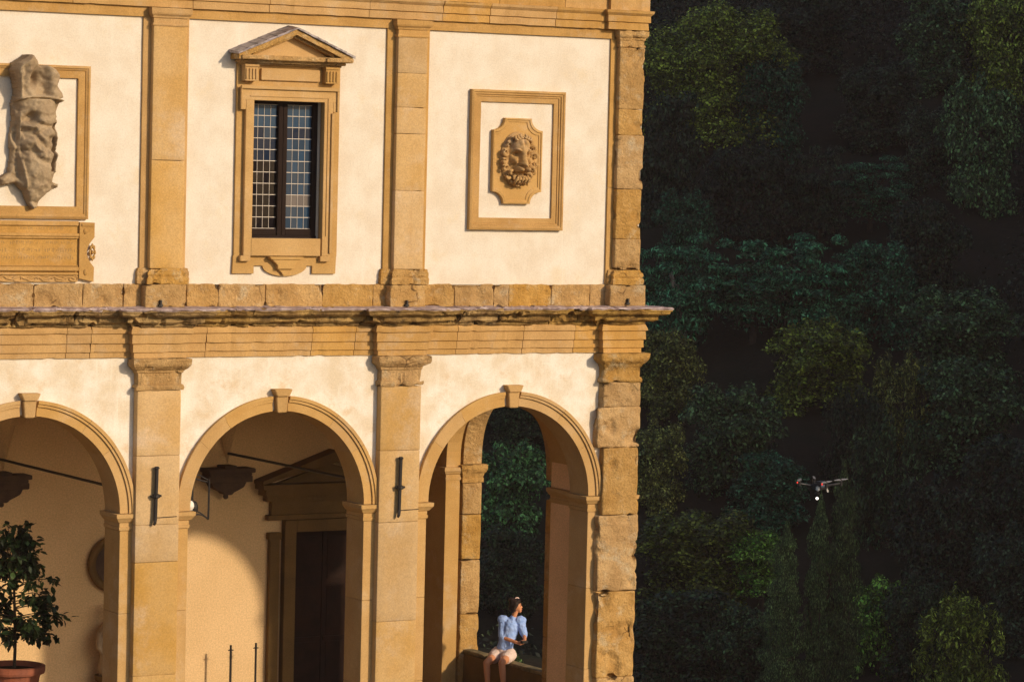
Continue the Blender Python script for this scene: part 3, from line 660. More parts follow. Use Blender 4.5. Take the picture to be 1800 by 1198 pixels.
for s in (-1, 1):
    xe = -4.585 if s < 0 else -2.845
    def rk(y0, y1, zo, th, inset=0):
        ze = 9.375; sl = (apz-ze)/(apx-xe)
        P = [(xe+(-s)*inset, ze+zo-th+sl*(-s)*inset*1), (xe+(-s)*inset, ze+zo+sl*(-s)*inset), (apx, apz+zo), (apx, apz+zo-th)]
        return MB().prism(P if s < 0 else P[::-1], y0, y1)
    m_ = rk(-.28, 0, 0, .075); k = rk(-.20, 0, -.075, .035, .25); off = len(m_.v); m_.v += k.v; m_.f += [tuple(i+off for i in f) for f in k.f]
    o = m_.build('raking_cornice', 'worn', wsur, amp=.003)
    # slates, each with its own lip
    for q in range(6):
        t0, t1 = q/6, (q+1)/6+.015
        xa, xb = xe-.03*(-s)+(apx-xe)*t0, xe+(apx-xe)*min(t1, 1.0)
        za, zb_ = 9.375-.012+(apz-9.375)*t0, 9.375+(apz-9.375)*min(t1, 1.0)
        y0 = -.31-random.random()*.015
        st = MB(); st.v = [(xa, y0, za+.004), (xb, y0, zb_+.004), (xb, 0, zb_+.03), (xa, 0, za+.03), (xa, y0, za+.036), (xb, y0, zb_+.026), (xb, 0, zb_+.062), (xa, 0, za+.068)]
        st.f = [(0, 1, 2, 3), (4, 7, 6, 5), (0, 4, 5, 1), (1, 5, 6, 2), (2, 6, 7, 3), (3, 7, 4, 0)]
        oo = st.build('slate', 'slate', wsur)
        bm = bmesh.new(); bm.from_mesh(oo.data); bmesh.ops.subdivide_edges(bm, edges=bm.edges[:], cuts=3, use_grid_fill=True); bmesh.ops.recalc_face_normals(bm, faces=bm.faces); bm.to_mesh(oo.data); bm.free()
        weather_me(oo.data, .005, 9)
    bm = bmesh.new(); bm.from_mesh(o.data); bmesh.ops.recalc_face_normals(bm, faces=bm.faces); bm.to_mesh(o.data); bm.free()
# console below the sill
m_ = MB(); m_.prism([(-4.0, 6.608), (-3.97, 6.57), (-3.50, 6.57), (-3.47, 6.608)], -.15, -.04)
m_.prism([(-3.95, 6.568), (-3.90, 6.53), (-3.86, 6.49), (-3.86, 6.44), (-3.60, 6.44), (-3.60, 6.49), (-3.56, 6.53), (-3.51, 6.568)], -.13, -.04)
m_.prism([(-3.85, 6.438), (-3.79, 6.40), (-3.76, 6.355), (-3.72, 6.355), (-3.68, 6.40), (-3.62, 6.438)], -.09, -.04)
o = m_.build('console', 'smooth', wsur, bevel=.004)
bm = bmesh.new(); bm.from_mesh(o.data); bmesh.ops.recalc_face_normals(bm, faces=bm.faces); bm.to_mesh(o.data); bm.free()
# casement, lead cames and panes
YG = .13
fr = MB(); fr.box(WX0, -4.185, .09, .17, WZ0, WZ1).box(-3.255, WX1, .09, .17, WZ0, WZ1).box(-4.185, -3.255, .09, .17, 8.705, WZ1)
fr.box(-3.79, -3.725, .07, .17, 6.90, 8.705).box(-3.718, -3.655, .075, .17, 6.90, 8.705).box(-4.185, -3.795, .085, .17, 6.90, 6.99).box(-3.65, -3.255, .085, .17, 6.90, 6.99)
fr.box(WX0, WX1, .07, .3, WZ0-.0, 6.898)
casement = fr.build('window', 'dark_wood', villa, bevel=.004)
MB().box(WX0, WX1, .30, .32, WZ0, WZ1).build('dark_room', 'dark_wood', casement)
pane_me = pymesh('pane', [(0, 0, 0), (1, 0, 0), (1, 0, 1), (0, 0, 1), (0, .004, 0), (1, .004, 0), (1, .004, 1), (0, .004, 1)],
                 [(0, 1, 2, 3), (7, 6, 5, 4), (0, 4, 5, 1), (1, 5, 6, 2), (2, 6, 7, 3), (3, 7, 4, 0)])
pmes = {}
rowsz = 11; zb0, zt0 = 6.992, 8.703; dz = (zt0-zb0)/rowsz
for side, (xa, xb) in enumerate(((-4.183, -3.797), (-3.648, -3.257))):
    dx = (xb-xa)/4
    for r in range(rowsz):                  # r=0 top
        for c in range(4):
            if side == 0: key = 'pane_sky_blue' if r < 2 else ('pane_mid' if r == 2 and c > 1 else ('pane_navy' if r < 5 else 'pane_black'))  # top rows bluer, for the painted sky reflection
            else: key = {0: 'pane_sky_blue', 1: 'pane_sky_blue', 2: 'pane_navy', 8: 'pane_pale'}.get(r, 'pane_mid' if (r+c) % 3 else 'pane_sky_blue')
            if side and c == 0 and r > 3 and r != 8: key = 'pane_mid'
            if key not in pmes: mm = pane_me.copy(); mm.materials.append(M[key]); pmes[key] = mm
            o = bpy.data.objects.new('pane', pmes[key]); COL.objects.link(o); o.parent = casement
            o.location = (xa+c*dx+.004, YG+random.uniform(-.002, .002), zt0-(r+1)*dz+.004); o.scale = (dx-.008, 1, dz-.008)
            o.rotation_euler = (random.uniform(-.02, .02), 0, random.uniform(-.02, .02))
    m_ = MB()
    for c in range(1, 4): m_.box(xa+c*dx-.0022, xa+c*dx+.0022, YG-.006, YG+.001, zb0, zt0)
    for r in range(rowsz+1): m_.box(xa-.01, xb+.01, YG-.011, YG-.002, zt0-r*dz-.0042, zt0-r*dz+.0042)
    m_.build('lead_came', 'lead', casement)

# ------------------------------------------------------------ lion plaque
def grid_relief(name, X, Z, Hf, mask, m, parent, yb, step):
    xs = np.arange(X[0], X[1]+1e-6, step); zs = np.arange(Z[0], Z[1]+1e-6, step)
    gx_, gz_ = np.meshgrid(xs, zs, indexing='ij'); H = Hf(gx_, gz_); K = mask(gx_, gz_)
    nz_ = len(zs); V = np.stack([gx_, yb-H, gz_], -1).reshape(-1, 3); B = np.stack([gx_, np.full_like(gx_, yb+.01), gz_], -1).reshape(-1, 3)
    nV = len(V); F = []
    Kc = K[:-1, :-1] & K[1:, :-1] & K[:-1, 1:] & K[1:, 1:]
    I, J = np.nonzero(Kc)
    S_ = set(zip(I.tolist(), J.tolist()))
    for i, j in zip(I.tolist(), J.tolist()):
        a = i*nz_+j; b_ = a+nz_; c = b_+1; d = a+1
        F.append((a, b_, c, d))
        if (i, j-1) not in S_: F.append((a, a+nV, b_+nV, b_))
        if (i, j+1) not in S_: F.append((c, c+nV, d+nV, d))
        if (i-1, j) not in S_: F.append((d, d+nV, a+nV, a))
        if (i+1, j) not in S_: F.append((b_, b_+nV, c+nV, c))
    VV = np.concatenate([V, B]); used = np.zeros(len(VV), bool)
    for f in F:
        for q in f: used[q] = True
    mp = np.cumsum(used)-1; VV = VV[used]; F = [tuple(int(mp[q]) for q in f) for f in F]
    me = bpy.data.meshes.new(name); me.from_pydata(VV.tolist(), [], F); me.update()
    return link(name, me, m, parent, smooth=True)
def vn(gx_, gz_, sc, seed=0, oc=3):
    f = np.vectorize(lambda a, b_: fnoise((a+seed, seed*.7, b_), sc, oc)); return f(gx_, gz_)
lion = empty('lion_plaque', (-.02, 0, 7.0), 'carved stone lion head plaque in a square frame on the cream wall', 'plaque')
def frame_mould(x0, x1, z0, z1, prof, name, m, parent, ypl=0, amp=.003):
    """picture-frame moulding: profile (inset, protrusion) round a rectangle, four sides in one mesh"""
    V = []; F = []; q = len(prof); C = [(x0, z0, 1, 1), (x1, z0, -1, 1), (x1, z1, -1, -1), (x0, z1, 1, -1)]
    pts = []
    for i in range(4):
        a = C[i]; b_ = C[(i+1) % 4]
        for k in range(12):
            t = k/12; pts.append((a, b_, t))
    for a, b_, t in pts:
        for ins, pr in prof:
            ax, az = a[0]+a[2]*ins, a[1]+a[3]*ins; bx_, bz = b_[0]+b_[2]*ins, b_[1]+b_[3]*ins
            V.append((ax+(bx_-ax)*t, ypl-pr, az+(bz-az)*t))
    n = len(pts)
    for i in range(n):
        for j in range(q):
            j2 = (j+1) % q; F.append((i*q+j, ((i+1) % n)*q+j, ((i+1) % n)*q+j2, i*q+j2))
    me = pymesh(name, V, F); bm = bmesh.new(); bm.from_mesh(me); bmesh.ops.recalc_face_normals(bm, faces=bm.faces); bm.to_mesh(me); bm.free()
    if amp: weather_me(me, amp, 8)
    return link(name, me, m, parent)
frame_mould(-.80, .765, 7.012, 9.015, [(0, -.01), (0, .075), (.03, .085), (.045, .07), (.065, .07), (.075, .05), (.095, .05), (.10, .035), (.172, .035), (.172, -.01)], 'plaque_frame', 'stone', lion)
def octo(d=0):
    x0, x1, z0, z1 = -.432+d, .388-d, 7.39+d, 8.62-d; r = .19+d*.2
    P = []
    for cx_, cz2, a0 in ((x0, z0, 90), (x1, z0, 180), (x1, z1, 270), (x0, z1, 0)):
        for i in range(9):
            a = R_(a0-i*90/8) if False else R_({90: 90-i*11.25, 180: 180-i*11.25, 270: 270-i*11.25, 0: 360-i*11.25}[a0])
            P.append((cx_+r*math.cos(a), cz2+r*.92*math.sin(a)))
    return P
m_ = MB().prism(octo(), -.05, .01); o = m_.build('plaque_panel', 'smooth', lion, amp=.001)
# raised rim
V = []; po, pi_ = octo(0), octo(.055); n = len(po)
for (a, b_) in ((po, -.05), (po, -.075), (octo(.022), -.08), (octo(.03), -.066), (pi_, -.062), (pi_, -.045)): V += [(x, b_, z) for x, z in a]
F = []
for k in range(5):
    for i in range(n): F.append((k*n+i, k*n+(i+1) % n, (k+1)*n+(i+1) % n, (k+1)*n+i))
me = pymesh('plaque_rim', V, F); bm = bmesh.new(); bm.from_mesh(me); bmesh.ops.recalc_face_normals(bm, faces=bm.faces); bm.to_mesh(me); bm.free()
link('plaque_rim', me, 'smooth', lion)
LC = (-.02, 8.04)
def lionH(x, z):
    u = (x-LC[0])/1.02; v = (z-LC[1])/1.04
    def ell(cx_, cz2, rx, rz, h, p=.5, rot=0):
        c, s = math.cos(rot), math.sin(rot); a = ((u-cx_)*c+(v-cz2)*s)/rx; b_ = (-(u-cx_)*s+(v-cz2)*c)/rz
        d = 1-a*a-b_*b_; return np.where(d > 0, h*np.clip(d, 0, 1)**p, -.02)
    face = []
    face += [ell(0, .03, .178, .27, .17, .3), ell(0, .18, .145, .14, .22, .3), ell(0, .06, .066, .20, .25, .25), ell(0, -.07, .085, .05, .29, .3)]
    face += [ell(0, -.06, .07, .10, .29, .3), ell(0, -.10, .058, .04, .33, .35), ell(0, -.245, .075, .04, .22, .5)]
    for s in (-1, 1):
        face += [ell(s*.055, -.150, .072, .060, .30, .5), ell(s*.110, -.035, .05, .06, .205, .45), ell(s*.075, .115, .065, .028, .25, .5, s*.35), ell(s*.04, .215, .06, .07, .235, .5)]
    k = .012; m = np.max(face, 0); F = m+k*np.log(sum(np.exp((f-m)/k) for f in face))-k*.3
    for s in (-1, 1):
        F -= .15*np.exp(-(((u-s*.092)/.036)**2+((v-.058)/.022)**2)); F += .030*np.exp(-(((u-s*.094)/.016)**2+((v-.055)/.013)**2))
        F -= .13*np.exp(-(((u-s*.032)/.018)**2+((v+.108)/.014)**2)); F -= .03*np.exp(-(((u-s*.115)/.02)**2+((v+.12-(.5*(np.abs(u)-.1)))/.05)**2))
    F -= .05*np.exp(-((u/.008)**2+((v+.15)/.025)**2)); F -= .16*np.exp(-((u/.085)**2+((v+.205)/.018)**2)); F -= .02*np.exp(-((u/.012)**2+((v-.22)/.07)**2))
    mound = .085*np.clip(1-(u/.29)**2-((v+.01)/.385)**2, 0, 1)**.45-.004
    inner = ((u/.180)**2+((v-.02)/.285)**2) < 1
    return np.where(inner, np.maximum(F, mound), mound)
def lion_mask(x, z): return lionH(x, z) > .0
grid_relief('lion_head', (-.34, .30), (7.62, 8.45), lionH, lion_mask, 'stone', lion, -.05, .0085)
def curl(mb, cx_, cz2, r0, a0, turns, hand, y0, th):
    P = []; Rr = []
    for q in range(15):
        t = q/14; r = r0*(1-.72*t); a = a0+hand*turns*t*2*math.pi
        P.append((cx_+r*math.cos(a), y0-.03*math.sin(math.pi*t)-.015*t, cz2+r*math.sin(a))); Rr.append(th*(.55+.75*math.sin(math.pi*min(1, t+.18)))*(1-.35*t))
    mb.tube(P, Rr, 7)
mane = MB(); rg2 = random.Random(5)
for q in range(17):                       # outer ring of curls
    t = 2*math.pi*(q+.5)/17
    if math.radians(68) < t < math.radians(112): continue
    h_ = 1 if math.cos(t) > 0 else -1
    curl(mane, LC[0]+.250*math.cos(t), LC[1]-.02+.325*math.sin(t), rg2.uniform(.050, .064), t+math.pi, .95, h_*(1 if q % 3 else -1), -.10, .0255)
for q in range(15):                       # inner ring, standing higher
    t = 2*math.pi*q/15
    if math.sin(t) > -.30: continue
    h_ = -1 if math.cos(t) > 0 else 1
    curl(mane, LC[0]+.20*math.cos(t), LC[1]-.045+.275*math.sin(t), rg2.uniform(.036, .046), t+math.pi, .8, h_, -.155, .022)
for q in range(6):                        # forelock over the brow
    x_ = -.10+.04*q; curl(mane, LC[0]+x_, LC[1]+.325-.015*abs(q-2.5), .034, math.pi/2+(.5 if q < 3 else -.5), .7, 1 if q < 3 else -1, -.20, .018)
for q in range(5):                        # beard locks
    x_ = -.10+.05*q; mane.tube([(LC[0]+x_*.7, -.22, LC[1]-.25), (LC[0]+x_+.012, -.235, LC[1]-.29), (LC[0]+x_-.012, -.20, LC[1]-.335), (LC[0]+x_*1.1+.01, -.15, LC[1]-.385)], [.018, .026, .022, .008], 8)
mane.build('mane', 'stone', lion, smooth=True, amp=.002, sc=14)

# ------------------------------------------------------------ heraldic shield with its frame and inscribed tablet
shield = empty('heraldic_shield', (-7.45, 0, 6.24), 'weathered grey stone shield hung with carved ribbons above an inscribed tablet', 'coat of arms')
OUT = [(-7.80, 9.14), (-7.70, 9.20), (-7.60, 9.27), (-7.50, 9.20), (-7.46, 9.12), (-7.36, 9.13), (-7.26, 9.09), (-7.17, 9.02), (-7.16, 8.94), (-7.20, 8.86), (-7.13, 8.78), (-7.10, 8.68), (-7.14, 8.58), (-7.19, 8.42),
       (-7.20, 8.24), (-7.20, 8.05), (-7.19, 7.90), (-7.21, 7.72), (-7.24, 7.60), (-7.12, 7.56), (-7.13, 7.50), (-7.30, 7.42), (-7.38, 7.33), (-7.41, 7.23), (-7.50, 7.20), (-7.56, 7.30),
       (-7.62, 7.44), (-7.74, 7.55), (-7.95, 7.50), (-7.98, 7.62), (-7.83, 7.70), (-7.80, 7.9), (-7.82, 8.15), (-7.78, 8.4), (-7.80, 8.6), (-7.76, 8.75), (-7.80, 8.92), (-7.84, 9.04)]
OUTA = np.array(OUT)
def poly_sdf(x, z):
    P = OUTA; n = len(P); d = np.full(x.shape, 1e9); ins = np.zeros(x.shape, bool)
    for i in range(n):
        a, b_ = P[i], P[(i+1) % n]; e = b_-a; wx, wz = x-a[0], z-a[1]
        t = np.clip((wx*e[0]+wz*e[1])/(e@e), 0, 1); d = np.minimum(d, np.hypot(wx-e[0]*t, wz-e[1]*t))
        c = ((a[1] > z) != (b_[1] > z)) & (x < (b_[0]-a[0])*(z-a[1])/(b_[1]-a[1]+1e-12)+a[0]); ins ^= c
    return np.where(ins, d, -d)
def shH(x, z):
    d = poly_sdf(x, z); c = -7.47+.03*np.sin((z-7)*2); u = (x-c)/.29; n1 = vn(x, z, 4.2, 3); n2 = vn(x, z, 11, 9); n3 = vn(x, z, 26, 5)
    flap = .08+.07*n1+.03*np.sin(z*16+x*5)
    body = .31*np.sqrt(np.clip(1-u*u, 0, 1))*np.clip((z-7.28)/.45, 0, 1)**.5*np.clip((8.70-z)/.04, 0, 1)
    body += (.045*np.sin((z+.35*(x-c))*30+4*n1)*np.clip((8.5-z)/.2, 0, 1)*np.clip((z-7.75)/.2, 0, 1))*(np.abs(u) < .85)
    body -= .24*np.exp(-(((x+7.58)/.07)**2+((z-8.42)/.06)**2))+.07*np.exp(-(((x+7.42)/.09)**2+((z-8.27)/.05)**2))
    rim = .30*np.exp(-((z-8.70+.45*(x-c)**2)/.035)**2)*(np.abs(u) < 1.12)
    cup = (.20+.13*np.clip(-(x+7.42)/.35, -1, 1)**2+.10*np.clip((z-8.8)/.4, 0, 1)+.05*np.sin(x*21+z*4))*(z > 8.69)
    cup -= .20*np.exp(-(((x+7.56)/.06)**2+((z-8.93)/.12)**2))
    H = np.maximum.reduce([flap, body, rim, cup])
    H -= .10*np.exp(-((x+7.27-.06*(z-8.0))/.016)**2)*(z < 8.35)*(z > 7.72)
    H += .05*np.exp(-((x+7.235-.06*(z-8.0))/.016)**2)*(z < 8.45)*(z > 7.7)
    H += .045*np.exp(-((x+7.72-.12*np.clip(7.95-z, 0, 1)*2)/.014)**2)*(z < 8.5)*(z > 7.5)
    H -= .10*np.exp(-(((x+7.22)/.045)**2+((z-7.50)/.05)**2))
    H += .022*n2+.006*n3
    H *= np.clip(d/.035, 0, 1)**.5
    return np.maximum(H, 0)+.03
grid_relief('shield_body', (-8.02, -7.06), (7.16, 9.30), shH, lambda x, z: poly_sdf(x, z) > .004, 'grey_stone', shield, -.02, .012)
frame_mould(-8.21, -6.665, 7.09, 9.125, [(0, -.01), (0, .06), (.03, .075), (.045, .06), (.06, .055), (.07, .04), (.165, .04), (.165, -.01)], 'shield_frame', 'stone', shield)
tb = MB(); tb.box(-8.1, -6.79, -.03, .01, 6.345, 7.06)
tablet = tb.build('inscription_tablet', 'stone', shield)
m_ = MB(); m_.box(-8.1, -6.80, -.085, -.03, 6.86, 6.90).box(-8.1, -6.80, -.065, -.03, 6.83, 6.858).box(-8.1, -6.80, -.065, -.03, 6.46, 6.475).box(-8.1, -6.80, -.085, -.03, 6.40, 6.455).box(-8.1, -6.80, -.075, -.03, 6.345, 6.375).box(-8.1, -6.80, -.06, -.03, 7.0, 7.06)
m_.build('tablet_moulding', 'stone', tablet, bevel=.006, amp=.001)
def mirror(P): return P
for s, x0 in ((1, -6.79), (-1, -8.11)):
    X_ = lambda t: x0+s*t
    P = [(X_(0), 6.30), (X_(.21), 6.255), (X_(.215), 6.45)]+[(X_(.215)-s*.11*math.sin(math.pi*i/10), 6.45+.40*i/10) for i in range(1, 10)]+[(X_(.215), 6.85), (X_(.215), 7.045), (X_(0), 7.05)]
    m_ = MB().prism(P if s > 0 else P[::-1], -.07, .01); m_.box(min(X_(.03), X_(.2)), max(X_(.03), X_(.2)), -.085, -.07, 7.0, 7.03)
    o = m_.build('tablet_ear', 'stone', tablet, amp=.001)
    ro = MB(); cx_, cz2 = X_(.19), 6.65
    for q in range(8):
        t = 2*math.pi*q/8; ro.lathe_e((cx_+.035*math.cos(t), -.06, cz2+.085*math.sin(t)), .018, .02, .035, 8, 5)
    ro.lathe_e((cx_, -.06, cz2), .02, .03, .03, 8, 5)
    ro.lathe_e((X_(.08), -.07, 6.93), .03, .02, .04, 8, 5).lathe_e((X_(.09), -.07, 6.38), .03, .02, .045, 8, 5)
    ro.build('rosette', 'stone', tablet, smooth=True)
# scroll apron under the tablet
ap = MB(); xs_ = [-8.05+i*.2 for i in range(7)]
for i, xx in enumerate(xs_):
    pts_ = [(xx+.09*math.cos(a)*(1-a/14), -.045, 6.30+.04*math.sin(a)*(1-a/16)-.01) for a in [k*.45 for k in range(16)]]
    ap.tube(pts_, .011, 6)
ap.tube([(-8.1+.06*i, -.045, 6.335-.05*abs(math.sin(i*.8))) for i in range(22)], .014, 6)
ap.box(-8.1, -6.8, -.04, .01, 6.25, 6.343)
ap.build('scroll_apron', 'stone', tablet)
# incised lines worn past reading
wl = MB(); rg3 = random.Random(9)
for (zc, hh, xa, xb) in ((6.965, .052, -7.62, -7.02), (6.775, .06, -8.06, -6.84), (6.675, .06, -8.06, -6.84), (6.575, .055, -8.06, -6.86)):
    x = xa
    while x < xb:
        w_ = rg3.uniform(.006, .012)
        if rg3.random() < .78:
            h1, h2 = zc-hh/2*rg3.uniform(.3, 1), zc+hh/2*rg3.uniform(.3, 1); wl.box(x, x+w_, -.0325, -.0302, h1, h2)
            if rg3.random() < .4: wl.box(x+w_, x+w_+rg3.uniform(.012, .024), -.0325, -.0302, h2-.010, h2-.003)
        x += w_+rg3.uniform(.012, .034)
tag(wl.build('worn_lettering', 'portal_light', tablet), kind='stuff')

# ------------------------------------------------------------ lantern bracket, globe lamps, stanchions
lan = empty('iron_lantern', (-4.78, .3, 3.0), 'black wrought iron lantern frame hanging inside the middle arch beside the pier', 'lantern')
m_ = MB(); y = .30
m_.tube([(-4.905, y, 3.55), (-4.90, y, 3.05)], .024, 8).build('lantern_post', 'iron', lan)
m_ = MB(); m_.tube([(-4.64, y, 3.50), (-4.645, y, 2.955)], .014, 6).tube([(-4.96, y+.12, 3.35), (-4.955, y+.12, 3.0)], .010, 6)
m_.tube([(-4.645+(-.30)*t, y-.02*math.sin(math.pi*t), 2.955+.075*math.sin(math.pi*t*.9)) for t in [i/8 for i in range(9)]], .012, 6)
m_.tube([(-4.645+(-.26)*t, y+.06, 2.965+.10*math.sin(math.pi*t*.75)) for t in [i/8 for i in range(9)]], .010, 6)
m_.tube([(-4.91, y, 3.57), (-4.80, y, 3.575), (-4.66, y, 3.50)], .008, 6).tube([(-4.95, y, 3.50), (-4.88, y, 3.53), (-4.78, y, 3.50), (-4.65, y+.02, 3.47)], .012, 6)
m_.tube([(-4.91, y, 3.57), (-4.91, y, 3.50)], .008, 6)
m_.build('lantern_frame', 'iron', lan)
m_ = MB(); m_.lathe_e((-4.875, y-.02, 3.125), .058, .06, .095, 12, 8).lathe_e((-4.90, y-.06, 3.16), .03, .02, .03, 10, 6).box(-4.93, -4.86, y-.03, y+.03, 3.02, 3.07)
m_.build('lantern_lamp', 'iron', lan, smooth=True)
m_ = MB(); m_.tube([(-4.86, y, 3.58), (-4.83, y+.1, 3.80), (-4.83, y+.16, 4.15)], .008, 5).build('lantern_hook', 'iron', lan)
gl = empty('globe_lamp', (-5.09, .06, 3.116), 'white dome lamp on the ledge between the left and middle arches', 'lamp', 'white dome lamps on the arch ledges')
MB().lathe([(.034, .0), (.036, .02), (.05, .03), (.056, .06), (.048, .10), (.03, .125), (.008, .135)], (-5.035, .06, 3.118), 16).build('lamp_dome', 'white', gl, smooth=True)
MB().lathe([(.03, 0), (.03, .012)], (-5.035, .06, 3.112), 12).build('lamp_foot', 'iron', gl)
g2 = gl.copy(); COL.objects.link(g2); g2.location = (-1.355, .06, 3.116); g2['label'] = 'white dome lamp on the ledge left of the arch with the woman'
for ch in list(gl.children):
    c = ch.copy(); COL.objects.link(c); c.parent = g2
def stanchion(x, y, h, label):
    t = empty('barrier_post', (x, y, -.6), label, 'barrier post', 'thin black barrier posts before the back wall')
    MB().tube([(x, y, -.56), (x, y, -.6+h)], .018, 8).build('pole', 'iron', t)
    MB().lathe([(.16, 0), (.16, .015), (.03, .04)], (x, y, -.6), 18).build('base', 'iron', t)
    MB().lathe([(.02, 0), (.028, .004), (.028, .02), (.02, .024)], (x, y, -.6+h-.09), 10).tube([(x-.045, y, -.6+h-.08), (x+.045, y, -.6+h-.08)], .009, 6).build('collar', 'iron', t)
stanchion(-1.965, 5.05, .975, 'thin black barrier post, the left one, against the sunlit back wall')
stanchion(-1.53, 5.05, .985, 'thin black barrier post nearest the dark doorway')
# statue in the shade of the pier
st = empty('statue', (-3.92, 5.25, -.6), 'worn stone statue standing in the shade below the round niche', 'statue')
m_ = MB(); m_.lathe([(.26, 0), (.26, .08), (.21, .1), (.2, .5), (.24, .54), (.24, .6)], (-3.92, 5.22, -.6), 20).build('plinth', 'portal', st)
m_ = MB(); m_.lathe([(.17, 0), (.2, .1), (.16, .3), (.19, .5), (.21, .68), (.13, .8), (.06, .83), (.055, .88), (.09, .93), (.1, 1.0), (.07, 1.08), (.02, 1.1)], (-3.92, 5.22, 0.0), 22)
m_.tube([(-4.1, 5.2, .66), (-4.16, 5.12, .45), (-4.05, 5.05, .3)], [.06, .05, .04], 8)
m_.build('figure', 'grey_stone', st, smooth=True, amp=.02, sc=9)

# ------------------------------------------------------------ potted tree
pt = empty('potted_tree', (-6.88, 1.8, -.6), 'dark leafy citrus tree in a terracotta pot inside the left arch', 'potted tree')
block('plinth', -7.3, -6.46, 1.38, 2.22, -.6, .1, 'smooth', pt, r=.01)
m_ = MB(); m_.lathe([(.24, .0), (.29, .1), (.36, .55), (.375, .62), (.43, .63), (.44, .66), (.44, .73), (.40, .74), (.38, .70), (.36, .66), (.02, .65)], (-6.88, 1.8, .1), 30).build('pot', 'terracotta', pt, smooth=False)
MB().lathe([(.36, 0), (.01, .03)], (-6.88, 1.8, .765), 20).build('soil', 'soil', pt)
m_ = MB(); c0 = Vector((-6.87, 1.8, .78))
m_.tube([c0, c0+Vector((.01, 0, .35)), c0+Vector((0, .01, .75)), c0+Vector((-.02, 0, 1.1))], [.026, .023, .022, .018], 8).build('trunk', 'bark', pt)
br = MB(); tips = []
rg = random.Random(11)
for k in range(64):
    z = rg.uniform(.38, 2.02); ang = rg.uniform(0, 2*math.pi)
    prof_r = .70*math.sin(math.pi*min(1, max(0, (z-.2)/1.95))**.75)+.06
    start = c0+Vector((-.02, 0, min(z, .6+.4*z))); rr = prof_r*rg.uniform(.45, 1.0)
    ex = .14 if .4 < z < 1.3 else -.05
    end = c0+Vector((math.cos(ang)*rr+ex*.5, math.sin(ang)*rr, z)); mid = start.lerp(end, .5)+Vector((0, 0, .06))
    br.tube([start, mid, end], [.010, .007, .003], 5); tips.append((mid, end))
br.build('branch', 'bark', pt)
lv, lf = [], []
def leafmesh(L=1.0, w=.24, fold=.12):
    V = [(0, 0, 0), (.3, w*.85, fold*.4), (.3, -w*.85, fold*.4), (.62, w, fold*.2), (.62, -w, fold*.2), (1.0, 0, -.12), (.3, 0, 0), (.62, 0, -.03)]
    F = [(0, 6, 1), (0, 2, 6), (6, 7, 3, 1), (6, 2, 4, 7), (7, 5, 3), (7, 4, 5)]
    me = pymesh('leaf', V, F); me.materials.append(M['citrus']); return me
lm = [leafmesh(), leafmesh(w=.3, fold=.2), leafmesh(w=.27, fold=.05)]
cnt = 0; extra = MB()
def leaf_place(p, k):
    L = rg.uniform(.10, .15); yaw = rg.uniform(0, 6.28); pit = rg.uniform(-.2, 1.2); rol = rg.uniform(-.8, .8)
    return Matrix.Translation(p) @ Matrix.Rotation(yaw, 4, 'Z') @ Matrix.Rotation(pit, 4, 'Y') @ Matrix.Rotation(rol, 4, 'X') @ Matrix.Diagonal((L, L, L, 1))
pl_ = []
for (a, b_) in tips:
    for _ in range(26):
        t = rg.uniform(.05, 1.08); p = a.lerp(b_, t)+Vector((rg.gauss(0, .045), rg.gauss(0, .045), rg.gauss(0, .04))); pl_.append(p)
rg.shuffle(pl_)
pl_.sort(key=lambda p: p.y)
for i, p in enumerate(pl_):
    mt = leaf_place(p, i)
    if i < 290:
        o = bpy.data.objects.new('leaf', lm[i % 3]); COL.objects.link(o); o.parent = pt; o.matrix_parent_inverse = Matrix.Translation(pt.location).inverted(); o.matrix_basis = mt
    else:
        b0 = len(extra.v); extra.v += [tuple(mt @ v.co) for v in lm[i % 3].vertices]; extra.f += [tuple(b0+q for q in f.vertices) for f in lm[i % 3].polygons]
o = extra.build('foliage', 'citrus', pt); tag(o, kind='stuff')

# ------------------------------------------------------------ the woman on the parapet
def capsule(mb, a, b_, ra, rb, n=12):
    a, b_ = Vector(a), Vector(b_); d = b_-a; L = d.length; d = d.normalized() if L > 1e-6 else Vector((0, 0, 1))
    pts_, rs = [], []
    for i in range(5):
        t = math.pi/2*(1-i/4); pts_.append(a-d*ra*math.sin(t)); rs.append(max(ra*math.cos(t), ra*.05))
    for i in range(5):
        t = math.pi/2*i/4; pts_.append(b_+d*rb*math.sin(t)); rs.append(max(rb*math.cos(t), rb*.05))
    # orthonormal frame fixed along the capsule
    ax = d.cross(Vector((0, 0, 1)) if abs(d.z) < .9 else Vector((1, 0, 0))).normalized(); ay = d.cross(ax); b0 = len(mb.v)
    for p, r in zip(pts_, rs):
        for j in range(n):
            t = 2*math.pi*j/n; mb.v.append(tuple(p+ax*r*math.cos(t)+ay*r*math.sin(t)))
    k = len(pts_)
    for i in range(k-1):
        for j in range(n): j2 = (j+1) % n; mb.f.append((b0+i*n+j, b0+i*n+j2, b0+(i+1)*n+j2, b0+(i+1)*n+j))
    mb.f.append(tuple(b0+j for j in range(n))[::-1]); mb.f.append(tuple(b0+(k-1)*n+j for j in range(n)))
